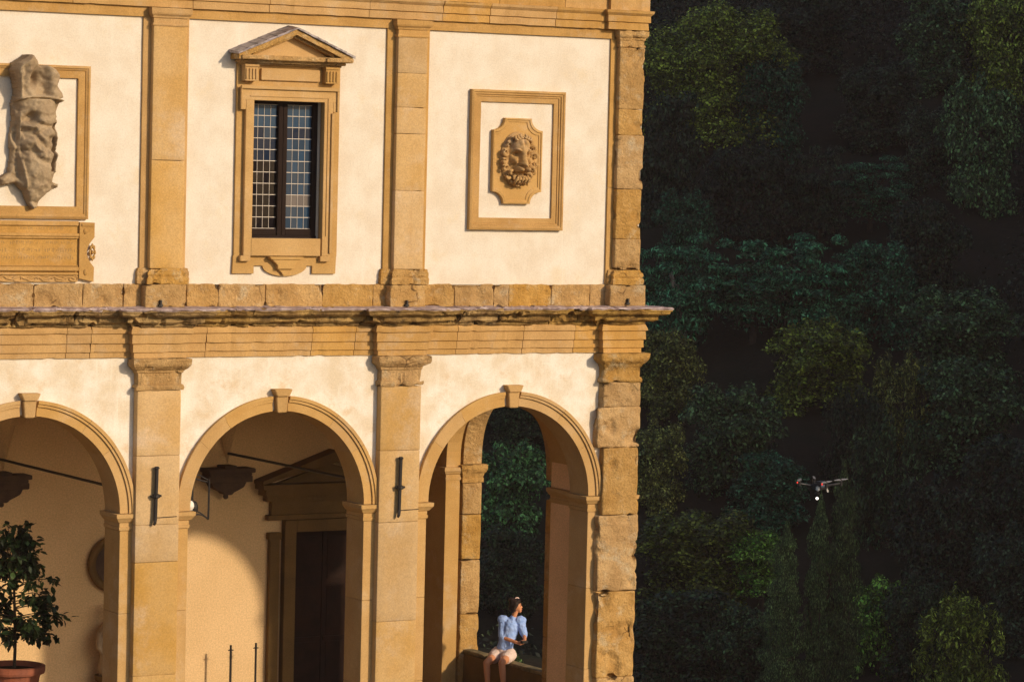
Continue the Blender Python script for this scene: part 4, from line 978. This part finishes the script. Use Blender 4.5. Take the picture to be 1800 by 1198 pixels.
def voxel(mb, name, m, parent, vs, smooth=3, amp=0, sc=10):
    me = pymesh(name+'_src', mb.v, mb.f); t = bpy.data.objects.new(name+'_src', me); COL.objects.link(t)
    bm = bmesh.new(); bm.from_mesh(me); bmesh.ops.recalc_face_normals(bm, faces=bm.faces); bm.to_mesh(me); bm.free()
    md = t.modifiers.new('r', 'REMESH'); md.mode = 'VOXEL'; md.voxel_size = vs
    if smooth: s_ = t.modifiers.new('s', 'SMOOTH'); s_.iterations = smooth; s_.factor = .5
    bpy.context.view_layer.update(); dg = bpy.context.evaluated_depsgraph_get(); m2 = bpy.data.meshes.new_from_object(t.evaluated_get(dg)); bpy.data.objects.remove(t)
    m2.name = name
    if amp: weather_me(m2, amp, sc)
    m2.materials.clear()
    return link(name, m2, m, parent, smooth=True)
M['skin'] = mat('skin', (.60, .26, .13), .5, fine=0, bump=0, spec=.4)
M['hair'] = mat('hair', (.010, .005, .004), .6, var=(.03, .014, .009), vscale=60, fine=.1, fscale=150, bump=.6, bscale=120, spec=.4)
M['blouse'] = mat('blouse', (.27, .42, .84), .85, var=(.36, .50, .88), vscale=12, fine=.05, fscale=100, bump=.4, bscale=40, spec=.2)
M['shorts'] = mat('shorts', (.74, .60, .55), .85, var=(.66, .50, .45), vscale=14, fine=.05, fscale=120, bump=.4, bscale=40, spec=.2)
M['clip'] = mat('clip', (.85, .62, .55), .4, fine=0, bump=0)
M['lip'] = mat('lip', (.42, .10, .08), .4, fine=0, bump=0)
M['eye'] = mat('eye', (.015, .008, .006), .2, fine=0, bump=0)
M['black'] = mat('black', (.012, .012, .014), .4, fine=0, bump=0)
her = empty('person', (1.86, 3.12, .19), 'woman in pale blue puff sleeve blouse and light shorts sitting on the parapet, looking right', 'person')
hd = Vector((2.025, 3.08, 1.035))
fdir = Vector((.80, -.58, .14)).normalized(); side = fdir.cross(Vector((0, 0, 1))).normalized(); hup = side.cross(fdir)
def H_(f, s, u): return tuple(hd+fdir*f+side*s+hup*u)
b = MB()
hipL, hipR = (1.80, 3.235, .285), (1.905, 3.07, .285)
kneeR, kneeL = (1.60, 2.77, .215), (1.45, 2.98, .20)
pel, wst, chest, nck = (1.86, 3.15, .33), (1.905, 3.135, .50), (1.955, 3.125, .72), (1.985, 3.10, .86)
shL, shR = (1.865, 3.195, .815), (2.075, 3.045, .815)
elL, elR = (1.80, 3.13, .565), (2.10, 2.94, .60)
haL, haR = (1.94, 2.865, .50), (2.02, 2.79, .525)
capsule(b, hipL, hipR, .10, .10); capsule(b, pel, wst, .105, .09); capsule(b, wst, chest, .09, .105); capsule(b, chest, (1.97, 3.12, .80), .105, .06)
capsule(b, shL, shR, .05, .05); capsule(b, nck, H_(-.01, 0, -.06), .042, .040)
for h, k, an, to in ((hipR, kneeR, (1.63, 2.74, -.19), (1.55, 2.66, -.235)), (hipL, kneeL, (1.47, 2.96, -.20), (1.37, 2.90, -.245))):
    capsule(b, h, k, .088, .056); capsule(b, k, tuple(Vector(k).lerp(Vector(an), .35)), .054, .052); capsule(b, tuple(Vector(k).lerp(Vector(an), .35)), an, .052, .032)
    capsule(b, an, to, .034, .026)
for s_, e_, h_ in ((shL, elL, haL), (shR, elR, haR)):
    capsule(b, s_, e_, .044, .036); capsule(b, e_, h_, .036, .024)
# palms and five fingers each, curled round the controller
ctrl = Vector((2.0, 2.80, .515))
for h_, sg in ((haL, 1), (haR, -1)):
    h_ = Vector(h_); to = (ctrl+Vector((0, 0, 0))-h_).normalized(); pal = h_+to*.045+Vector((0, 0, -.006))
    capsule(b, tuple(h_), tuple(pal), .024, .026); lat = to.cross(Vector((0, 0, 1))).normalized()
    for q, (of, ln) in enumerate(((-.024, .030), (-.008, .036), (.008, .034), (.023, .026))):
        p0 = pal+lat*of; p1 = p0+to*ln+Vector((0, 0, -.012)); p2 = p1+to*.006+Vector((0, 0, .026))
        capsule(b, tuple(p0), tuple(p1), .0095, .009, 8); capsule(b, tuple(p1), tuple(p2), .009, .008, 8)
    p0 = pal-to*.02+Vector((0, 0, .015)); p1 = p0+to*.035+Vector((0, 0, .022)); p2 = p1+to*.025+Vector((0, 0, .002))
    capsule(b, tuple(p0), tuple(p1), .012, .010, 8); capsule(b, tuple(p1), tuple(p2), .010, .009, 8)
# head
b.lathe_e(H_(0, 0, .02), .072, .078, .088, 16, 12)
capsule(b, H_(.03, 0, -.02), H_(.045, 0, -.07), .052, .030); capsule(b, H_(.062, 0, .018), H_(.085, 0, -.018), .010, .013, 8)
capsule(b, H_(.066, -.03, .032), H_(.066, .03, .032), .014, .014, 8); capsule(b, H_(.07, -.012, -.048), H_(.07, .012, -.048), .012, .012, 8)
for s_ in (-1, 1): capsule(b, H_(-.005, s_*.072, .015), H_(-.008, s_*.074, -.02), .014, .010, 8)
body = voxel(b, 'body', 'skin', her, .0055, 3)
for s_ in (-1, 1):
    MB().lathe_e(H_(.069, s_*.028, .012), .010, .010, .006, 8, 6).build('eye', 'eye', her, smooth=True)
    MB().tube([H_(.076, s_*.014, .034), H_(.078, s_*.03, .038), H_(.070, s_*.045, .032)], .0035, 6).build('eyebrow', 'hair', her)
MB().lathe_e(H_(.080, 0, -.048), .010, .012, .006, 10, 6).build('lips', 'lip', her, smooth=True)
h = MB(); h.lathe_e(H_(-.022, 0, .042), .092, .094, .094, 16, 12); h.lathe_e(H_(-.055, 0, -.01), .07, .075, .085, 14, 10)
for s_ in (-1, 1): capsule(h, H_(.01, s_*.073, .06), H_(-.03, s_*.078, -.03), .028, .024)
capsule(h, H_(.045, -.03, .09), H_(.035, .045, .085), .034, .03); h.lathe_e(H_(-.06, 0, .115), .05, .055, .04, 12, 8)
voxel(h, 'hair', 'hair', her, .007, 1, .005, 25)
cl = MB(); cl.tube([H_(.03+.0*t, -.055+.02*math.sin(t*1.7), .135+.0*t) if False else H_(.02+.028*math.cos(t), -.045+.03*t/3, .118+.022*math.sin(t)) for t in [i*.7 for i in range(9)]], .010, 6).build('hair_clip', 'clip', her, smooth=True)
bl = MB(); capsule(bl, (1.875, 3.15, .40), chest, .122, .140); capsule(bl, (1.875, 3.15, .385), (1.88, 3.148, .42), .128, .12); capsule(bl, chest, (1.965, 3.12, .77), .140, .095)
capsule(bl, (1.88, 3.185, .80), (2.06, 3.055, .80), .068, .068); capsule(bl, (1.965, 3.125, .78), (1.98, 3.105, .845), .085, .058)
for s_, e_, k in ((shL, elL, 1), (shR, elR, -1)):
    s2, e2 = Vector(s_), Vector(e_); out_ = (s2-Vector(chest)); out_.z = 0; out_.normalize()
    bl.lathe_e(tuple(s2+out_*.008+Vector((0, 0, .002))), .094, .088, .080, 14, 10); capsule(bl, tuple(s2.lerp(e2, .3)), tuple(s2.lerp(e2, .82)), .074, .060)
    capsule(bl, tuple(s2.lerp(e2, .95)), tuple(e2.lerp(Vector(haL if k > 0 else haR), .08)), .054, .046)
voxel(bl, 'blouse', 'blouse', her, .008, 2, .010, 16)
so = MB(); capsule(so, hipL, hipR, .122, .122); capsule(so, pel, (1.87, 3.15, .39), .125, .108)
for h_, k in ((hipR, kneeR), (hipL, kneeL)): capsule(so, h_, tuple(Vector(h_).lerp(Vector(k), .38)), .108, .10)
voxel(so, 'shorts', 'shorts', her, .008, 2, .006, 16)
for an, to in (((1.63, 2.74, -.20), (1.545, 2.655, -.245)), ((1.47, 2.96, -.21), (1.365, 2.895, -.255))):
    s_ = MB(); capsule(s_, an, to, .046, .036, 10); voxel(s_, 'shoe', 'white', her, .009, 1)
rc = MB(); rc.box(ctrl.x-.05, ctrl.x+.06, ctrl.y-.055, ctrl.y+.02, ctrl.z-.01, ctrl.z+.03)
rco = rc.build('drone_controller', 'black', None, bevel=.008); tag(rco, 'small black remote controller held in both hands by the seated woman', 'remote controller')

# ------------------------------------------------------------ drone
dr_c = Vector((-7.17, -17.39, 5.25)); dn = empty('drone', tuple(dr_c), 'small white quadcopter drone hovering in front of the dark cypresses', 'drone')
M['drone_white'] = mat('drone_white', (.62, .60, .58), .35, fine=0, bump=0, spec=.5)
M['drone_prop'] = mat('drone_prop', (.20, .19, .19), .4, fine=0, bump=0)
M['drone_grey'] = mat('drone_grey', (.022, .020, .022), .4, fine=0, bump=0)
def emis(name, c, s):
    m = bpy.data.materials.new(name); m.use_nodes = True; b_ = m.node_tree.nodes['Principled BSDF']; b_.inputs['Base Color'].default_value = (*c, 1)
    b_.inputs['Emission Color'].default_value = (*c, 1); b_.inputs['Emission Strength'].default_value = s; return m
M['red_led'] = emis('red_led', (.9, .05, .03), 1.2); M['white_led'] = emis('white_led', (1, .92, .85), 2.2)
m_ = MB(); m_.box(-.085, .085, -.04, .04, -.03, .025).box(-.055, .06, -.03, .03, .025, .04); q = m_
rot = Matrix.Rotation(R_(28), 4, 'Z')
def place_local(mb): mb.v = [tuple(rot @ Vector(v)+dr_c) for v in mb.v]; return mb
place_local(m_).build('body', 'drone_grey', dn, bevel=.01)
place_local(MB().box(-.095, -.075, -.042, .0, -.04, .01)).build('nose', 'drone_white', dn, bevel=.01)
place_local(MB().box(-.02, .06, -.036, -.02, .022, .034)).build('top_shell', 'drone_white', dn, bevel=.006)
mot = []
for sx in (-1, 1):
    for sy in (-1, 1):
        tip = (sx*.145, sy*.13, .035)
        place_local(MB().tube([(sx*.05, sy*.035, .0), (sx*.10, sy*.09, .012), (tip[0], tip[1], .02)], [.012, .009, .009], 8)).build('arm', 'drone_white' if (sx < 0 and sy < 0) else 'drone_grey', dn)
        place_local(MB().lathe([(.014, -.01), (.015, .03), (.010, .035)], (tip[0], tip[1], .01), 12)).build('motor', 'drone_grey', dn)
        p = MB(); ang = {(-1, -1): .05, (-1, 1): .35, (1, -1): -.1, (1, 1): .5}[(sx, sy)]
        for s_ in (-1, 1):
            c_, q_ = math.cos(ang)*s_, math.sin(ang)*s_; b0 = len(p.v)
            for t, w, tw in ((.01, .006, .004), (.04, .013, .004), (.08, .010, .002), (.115, .004, .001)):
                for e in (-1, 1):
                    for zz in (0, .0025): p.v.append((tip[0]+c_*t-q_*w*e, tip[1]+q_*t+c_*w*e, .052+tw*e*s_+zz))
            for k in range(3):
                a_ = b0+4*k; c2 = a_+4; p.f += [(a_, c2, c2+2, a_+2), (a_+1, a_+3, c2+3, c2+1), (a_, a_+1, c2+1, c2), (a_+2, c2+2, c2+3, a_+3)]
        place_local(p).build('propeller', 'drone_prop', dn)
place_local(MB().lathe([(.006, 0), (.006, .02)], (.095, -.03, -.06), 8).tube([(.08, -.03, -.05), (.08, -.03, -.02)], .005, 6)).build('landing_leg', 'drone_white', dn)
place_local(MB().lathe_e((-.158, .142, .03), .007, .007, .007, 8, 6)).build('navigation_light', 'red_led', dn)
place_local(MB().lathe_e((-.055, -.045, .02), .006, .006, .012, 8, 6)).build('navigation_light', 'red_led', dn)
place_local(MB().box(-.075, -.04, -.02, .02, -.075, -.05)).build('camera_gimbal', 'drone_grey', dn, bevel=.006)
place_local(MB().lathe_e((-.063, -.005, -.104), .0125, .0125, .0125, 14, 10)).build('strobe_light', 'white_led', dn, smooth=True)

# ------------------------------------------------------------ vegetation
def crown_mesh(name, blobs, N, size, m, seed, elong=2.0, upbias=.3, shell=.35, droop=0):
    r = np.random.default_rng(seed); B = np.array(blobs, float); w = (B[:, 3]*B[:, 4])+.0; w = w/w.sum()
    k = r.choice(len(B), N, p=w); d = r.normal(size=(N, 3)); d[:, 2] = np.abs(d[:, 2])*.45+d[:, 2]*.75; d /= np.linalg.norm(d, axis=1)[:, None]
    rad = (1-shell*r.random(N)**1.6)*(1+.10*r.normal(size=N))
    P = B[k, :3]+d*np.stack([B[k, 3], B[k, 3], B[k, 4]], 1)*rad[:, None]
    n = d+r.normal(size=(N, 3))*.6; n[:, 2] += upbias; n /= np.linalg.norm(n, axis=1)[:, None]
    t = np.cross(n, r.normal(size=(N, 3)))
    if droop: t = t+np.array([0, 0, droop])
    t -= n*(t*n).sum(1)[:, None]; t /= np.linalg.norm(t, axis=1)[:, None]; s = np.cross(n, t)
    L = size*r.uniform(.6, 1.4, N)[:, None]; Wd = L/elong
    V = np.stack([P-t*L*.5, P+s*Wd*.5+n*L*.08, P+t*L*.5, P-s*Wd*.5+n*L*.08], 1).reshape(-1, 3)
    me = bpy.data.meshes.new(name); me.vertices.add(len(V)); me.vertices.foreach_set('co', V.ravel().astype(np.float32))
    me.loops.add(N*4); me.loops.foreach_set('vertex_index', np.arange(N*4, dtype=np.int32)); me.polygons.add(N)
    me.polygons.foreach_set('loop_start', np.arange(0, N*4, 4, dtype=np.int32)); me.update(calc_edges=True); me.validate()
    if m: me.materials.append(M[m])
    return me
def blobs_round(seed, n=34, flat=.9):
    r = np.random.default_rng(seed); out = [(0, 0, -.15, .66, .66), (0, 0, -.75, .60, .45)]
    for _ in range(n):
        d = r.normal(size=3); d /= np.linalg.norm(d); d[2] = d[2]*.9+.1
        q = r.uniform(.5, .8); out.append((d[0]*q, d[1]*q, d[2]*q*flat, r.uniform(.14, .34), r.uniform(.13, .30)))
    for _ in range(10):
        a = r.uniform(0, 6.28); q = r.uniform(.4, .75); out.append((math.cos(a)*q, math.sin(a)*q, r.uniform(-1.2, -.5), r.uniform(.2, .34), r.uniform(.22, .4)))
    return out
def blobs_spiky(seed, n=46):
    r = np.random.default_rng(seed); out = [(0, 0, -.2, .5, .55)]
    for _ in range(n):
        a = r.uniform(0, 6.28); q = .75*math.sqrt(r.random()); z = .65*(1-q*q)+r.uniform(-.2, .3)
        out.append((math.cos(a)*q, math.sin(a)*q, z-.25, r.uniform(.06, .12), r.uniform(.22, .42)))
        out.append((math.cos(a)*q, math.sin(a)*q, r.uniform(-1.2, -.3), r.uniform(.12, .25), r.uniform(.22, .42)))
    return out
def blobs_cyp(seed):
    r = np.random.default_rng(seed); out = []
    for k in range(110):
        z = -1+2*k/109; rr = .95*max(.03, 1-((z+1)/2)**2.4)**.6
        a = r.uniform(0, 6.28); q = rr*r.uniform(.15, .55); out.append((math.cos(a)*q, math.sin(a)*q, z, rr*r.uniform(.30, .5)+.02, r.uniform(.05, .12)))
    return out
def blobs_feather(seed, n=52):
    r = np.random.default_rng(seed); out = [(0, 0, -.5, .6, .6)]
    for _ in range(n):
        a = r.uniform(0, 6.28); q = .85*math.sqrt(r.random()); z = .85*(1-q*q*.7)*r.uniform(-1.1, 1)
        out.append((math.cos(a)*q, math.sin(a)*q, z, r.uniform(.16, .32), r.uniform(.05, .12)))
    return out
CR = {}
for key, fn, N, size, el, ub, sh, dr in (('r', blobs_round, 17000, .068, 1.7, .3, .4, 0), ('s', blobs_spiky, 13000, .09, 3.0, .0, .5, 1.6), ('f', blobs_feather, 13000, .085, 3.0, .5, .6, 0), ('b', blobs_round, 7000, .095, 1.7, .35, .6, 0)):
    for v in range(3 if key == 'r' else 2):
        CR[(key, v)] = lambda m, fn=fn, N=N, size=size, el=el, ub=ub, sh=sh, dr=dr, v=v, key=key: crown_mesh('crown', fn(10+v*7+ord(key)), N, size, m, v+ord(key), el, ub, sh, dr)
CR[('R', 0)] = lambda m: crown_mesh('crown', blobs_round(77, 60), 42000, .042, m, 41, 1.7, .3, .4)
CR[('c', 0)] = lambda m: crown_mesh('crown', blobs_cyp(1), 9000, .10, 4.5, m, 3) if False else crown_mesh('crown', blobs_cyp(1), 62000, .027, m, 3, 1.2, .1, .25, 1.0)
CR[('c', 1)] = lambda m: crown_mesh('crown', blobs_cyp(5), 62000, .027, m, 8, 1.2, .1, .25, 1.0)
cache = {}
def crown_get(kind, v, m):
    if (kind, v, m) not in cache: cache[(kind, v, m)] = CR[(kind, v)](m)
    return cache[(kind, v, m)]
trunk_me = {}
def tree(kind, x, y, z, rw, rh, m, label, name, cat='tree', v=0, group=None, bark='bark'):
    gz = hN(x, y)-.3; t = empty(name, (x, y, gz), label, cat, group)
    c = bpy.data.objects.new('crown', crown_get(kind, v, m)); COL.objects.link(c); c.parent = t; c.location = (0, 0, z-gz)
    c.scale = (rw*1.2, rw*1.2, rh*1.2); c.rotation_euler = (0, 0, (x*13.7+y*3.1) % 6.28)
    tb = MB(); h = z-gz; r0 = .06+.05*rw
    tb.tube([(0, 0, 0), (.05*rw, .03, h*.5), (-.03*rw, .02, h)], [r0, r0*.75, r0*.5], 7)
    rr = random.Random(int(x*10))
    for k in range(5):
        a = rr.uniform(0, 6.28); q = rw*.6; hh = h-rh*rr.uniform(.0, .5)
        tb.tube([(0, 0, hh-rh*.3), (math.cos(a)*q*.5, math.sin(a)*q*.5, hh), (math.cos(a)*q, math.sin(a)*q, hh+rh*.35)], [r0*.5, r0*.35, r0*.15], 5)
    me = pymesh('trunk', tb.v, tb.f); me.materials.append(M[bark]); o = bpy.data.objects.new('trunk', me); COL.objects.link(o); o.parent = t
    return t
TREES = [
('R',54.6,75.7,12.46,3.07,2.7,'leaf_olive_lit','broad_tree','largest rounded tree high on the slope, just right of the villa roof corner'),
('r',56.1,73.5,11.15,1.51,2.07,'leaf_teal','broad_tree','narrow dark green crown touching the right side of the largest rounded tree'),
('r',47.5,68.0,8.57,1.37,2.51,'leaf_shaded','broad_tree','tall dim tree close beside the upper corner of the villa'),
('r',64.1,81.9,14.73,2.11,1.84,'leaf_shaded','broad_tree','very dark crown at the top edge, first right of the largest rounded tree'),
('r',60.9,71.9,11.29,1.84,1.72,'leaf_shaded','broad_tree','very dark rounded crown high in the middle of the wooded slope'),
('r',67.4,76.3,14.22,1.93,2.06,'leaf_green','broad_tree','dim tree at the top edge left of the corner tree'),
('r',69.3,74.1,14.25,1.79,2.31,'leaf_olive_lit','broad_tree','olive speckled tree in the top right corner'),
('r',59.5,63.3,9.7,1.5,2.55,'leaf_green','broad_tree','tall slim green tree below the top right corner tree'),
('f',54.4,63.8,7.4,1.41,1.25,'leaf_teal','feathery_tree','small bluish green feathery bush alone amid the dark upper slope'),
('r',44.7,62.5,5.63,1.09,1.63,'leaf_teal','broad_tree','small narrow bluish tree beside the upper storey, above the teal trees'),
('r',48.9,64.7,7.4,1.68,2.02,'leaf_shaded','broad_tree','dim rounded tree above the central teal feathery tree'),
('f',44.0,56.9,3.92,1.88,1.56,'leaf_teal','feathery_tree','wide teal feathery tree level with the ledge of the villa'),
('f',41.1,57.5,3.68,1.55,1.96,'leaf_teal','feathery_tree','teal feathery tree with a pale trunk touching the villa corner'),
('f',45.9,55.8,3.97,1.67,1.77,'leaf_teal','feathery_tree','teal feathery tree behind the olive domed bush'),
('r',47.9,54.7,3.82,1.46,1.67,'leaf_teal','broad_tree','rounded teal tree at the right end of the teal row'),
('r',48.0,49.8,2.62,1.91,1.51,'leaf_dark','broad_tree','wide grey green tree near the right edge at mid height'),
('r',42.5,50.7,1.51,1.78,1.48,'leaf_olive_lit','domed_bush','olive green domed bush in the centre of the slope'),
('r',37.5,52.5,1.15,1.27,1.27,'leaf_gold_lit','domed_bush','yellow green bush just below the projecting ledge tip'),
('r',36.0,46.3,-0.46,1.58,1.58,'leaf_green','domed_bush','dark green rounded bush between the yellow bush and the drone'),
('r',33.2,46.7,-1.36,1.01,1.29,'leaf_gold_lit','domed_bush','small yellowish bush against the lower corner pier'),
('s',42.6,45.9,0.38,1.24,1.53,'leaf_gold_lit','upright_tree','golden spiky topped tree right of the olive domed bush'),
('r',43.9,44.0,0.32,1.8,1.7,'leaf_dark','broad_tree','grey green tree right of the golden spiky tree'),
('s',38.4,41.3,-1.54,1.26,1.8,'leaf_dark','upright_tree','dark upright tree directly right of the hovering drone'),
('r',35.8,43.9,-2.09,1.36,1.09,'leaf_teal','domed_bush','green bush immediately left of the hovering drone'),
('r',31.0,40.9,-3.56,1.9,1.3,'leaf_olive_lit','domed_bush','wide olive bush to the left of the cypress group'),
('b',32.0,38.9,-3.55,0.95,.85,'leaf_bright','domed_bush','bright yellow green shrub rising behind the leftmost cypress'),
('c',26.3,29.7,-4.30,0.70,2.25,'leaf_cypress','cypress','shortest cypress, leftmost of the three'),
('c',27.1,29.3,-3.95,0.55,2.6,'leaf_cypress','cypress','middle cypress, directly beneath the drone'),
('c',27.6,29.0,-3.41,0.66,2.85,'leaf_cypress','cypress','tallest cypress, rightmost of the three'),
('b',32.1,33.2,-4.67,0.94,1.3,'leaf_bright','leafy_shrub','bright green open shrub right of the tallest cypress'),
('s',32.2,29.6,-4.99,1.34,1.42,'leaf_olive_lit','upright_tree','olive spiky bush at the bottom edge right of the bright shrub'),
('r',37.5,33.6,-3.81,1.34,1.68,'leaf_shaded','broad_tree','dim tree at the right edge above the bottom corner'),
('r',26.2,34.4,-5.0,1.59,1.27,'leaf_dark','domed_bush','dark bush at the bottom edge beside the villa corner'),
('r',27.1,32.6,-5.13,1.1,1.26,'leaf_dark','domed_bush','dark bush at the foot of the leftmost cypress'),
('r',36.7,36.4,-2.75,1.37,1.88,'leaf_shaded','broad_tree','very dark tree in the black hollow right of the cypresses'),
('r',41.0,38.5,-1.72,1.43,1.61,'leaf_shaded','broad_tree','dim tree at the right edge at the height of the drone'),
('r',52.0,57.0,5.44,1.51,1.72,'leaf_shaded','broad_tree','very dark tree in the black area right of the bluish feathery bush'),
('b',28.3,47.3,-1.92,1.12,1.35,'leaf_arch','leafy_shrub','bright green leafy tree seen through the end arch above the woman'),
('r',25.5,43.0,-4.09,1.2,1.2,'leaf_dark','domed_bush','dark bush seen through the end arch behind the woman'),
('r',32.2,53.2,0.01,1.16,1.16,'leaf_dark','broad_tree','dark tree seen at the top of the end arch'),
('r',32.4,31.8,-4.67,0.96,1.45,'leaf_dark','domed_bush','dark bush behind the bright open shrub at the lower right'),
('s',39.3,44.3,-0.55,1.11,1.48,'leaf_shaded','upright_tree','dim spiky tree below the olive domed bush'),
('r',59.1,65.8,9.2,1.41,1.64,'leaf_shaded','broad_tree','dim crown left of the tall slim green tree'),
('f',51.4,63.2,7.25,1.35,1.79,'leaf_shaded','feathery_tree','dim feathery tree left of the small bluish bush'),
]
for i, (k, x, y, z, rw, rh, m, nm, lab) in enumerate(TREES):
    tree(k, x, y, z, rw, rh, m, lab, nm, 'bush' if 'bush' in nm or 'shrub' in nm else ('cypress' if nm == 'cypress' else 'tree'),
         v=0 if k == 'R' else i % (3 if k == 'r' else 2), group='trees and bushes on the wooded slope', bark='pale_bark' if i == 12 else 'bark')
# woodland canopy that reads as one mass
r = np.random.default_rng(21); bl_ = []; TA = np.array([(t[1], t[2], t[4]) for t in TREES])
while len(bl_) < 1500:
    s = r.uniform(80, 235); l = r.uniform(-.34, .30)*s
    x = -23.7+.56*s+.83*l; y = -40+.83*s-.56*l
    yaw = math.degrees(math.atan2(x+23.7, y+40))
    if not (24 < yaw < 43) or y < 16: continue
    q = r.uniform(1.1, 2.9)
    # leave room in front of the trees that stand as individuals
    tx, ty = TA[:, 0]-x, TA[:, 1]-y; along = tx*.56+ty*.83; lat = np.abs(tx*.83-ty*.56)
    if ((along > -1.5) & (along < 9) & (lat < TA[:, 2]+q*.9)).any(): continue
    bl_.append((x, y, hN(x, y)+q*.35, q, q*r.uniform(.7, 1.0)))
me = crown_mesh('woodland', bl_, 520000, .17, 'leaf_wood_shaded', 5, 1.8, .3, .35); o = link('woodland', me); tag(o, kind='stuff')
o['label'] = 'dark woodland covering the slope'
# low plants behind the parapet
r = np.random.default_rng(4)
for (x, y, z, q, lab) in ((2.75, 4.55, .05, .36, 'low green plant behind the parapet, left of the woman'), (2.75, 2.75, -.08, .42, 'low green plants behind the parapet, right of the woman')):
    t = empty('low_plant', (x, y, -.68), lab, 'plant', 'plants behind the parapet')
    c = bpy.data.objects.new('leaves', crown_get('b', 0, 'leaf_green')); COL.objects.link(c); c.parent = t; c.location = (0, 0, z+.40); c.scale = (q, q*1.6, .42)
    m_ = MB()
    for a in range(6): m_.tube([(0, 0, 0), (.2*math.cos(a), .3*math.sin(a), .6)], .006, 5)
    me = pymesh('stem', m_.v, m_.f); me.materials.append(M['bark']); s_ = bpy.data.objects.new('stem', me); COL.objects.link(s_); s_.parent = t

# ------------------------------------------------------------ thin air volume added to lift the blacks
hz = MB().box(-140, 290, -140, 290, -12, 170)
hz = MB().box(-149, 299, -149, 299, -31.5, 232).build('black_lift_haze', None); tag(hz, kind='stuff')
hm = bpy.data.materials.new('black_lift_haze'); hm.use_nodes = True; nt = hm.node_tree; nt.nodes.clear()
ho = nt.nodes.new('ShaderNodeOutputMaterial'); pv = nt.nodes.new('ShaderNodeVolumePrincipled')
pv.inputs['Color'].default_value = (1, .77, .72, 1); pv.inputs['Density'].default_value = .00024
nt.links.new(pv.outputs[0], ho.inputs['Volume']); hz.data.materials.append(hm)
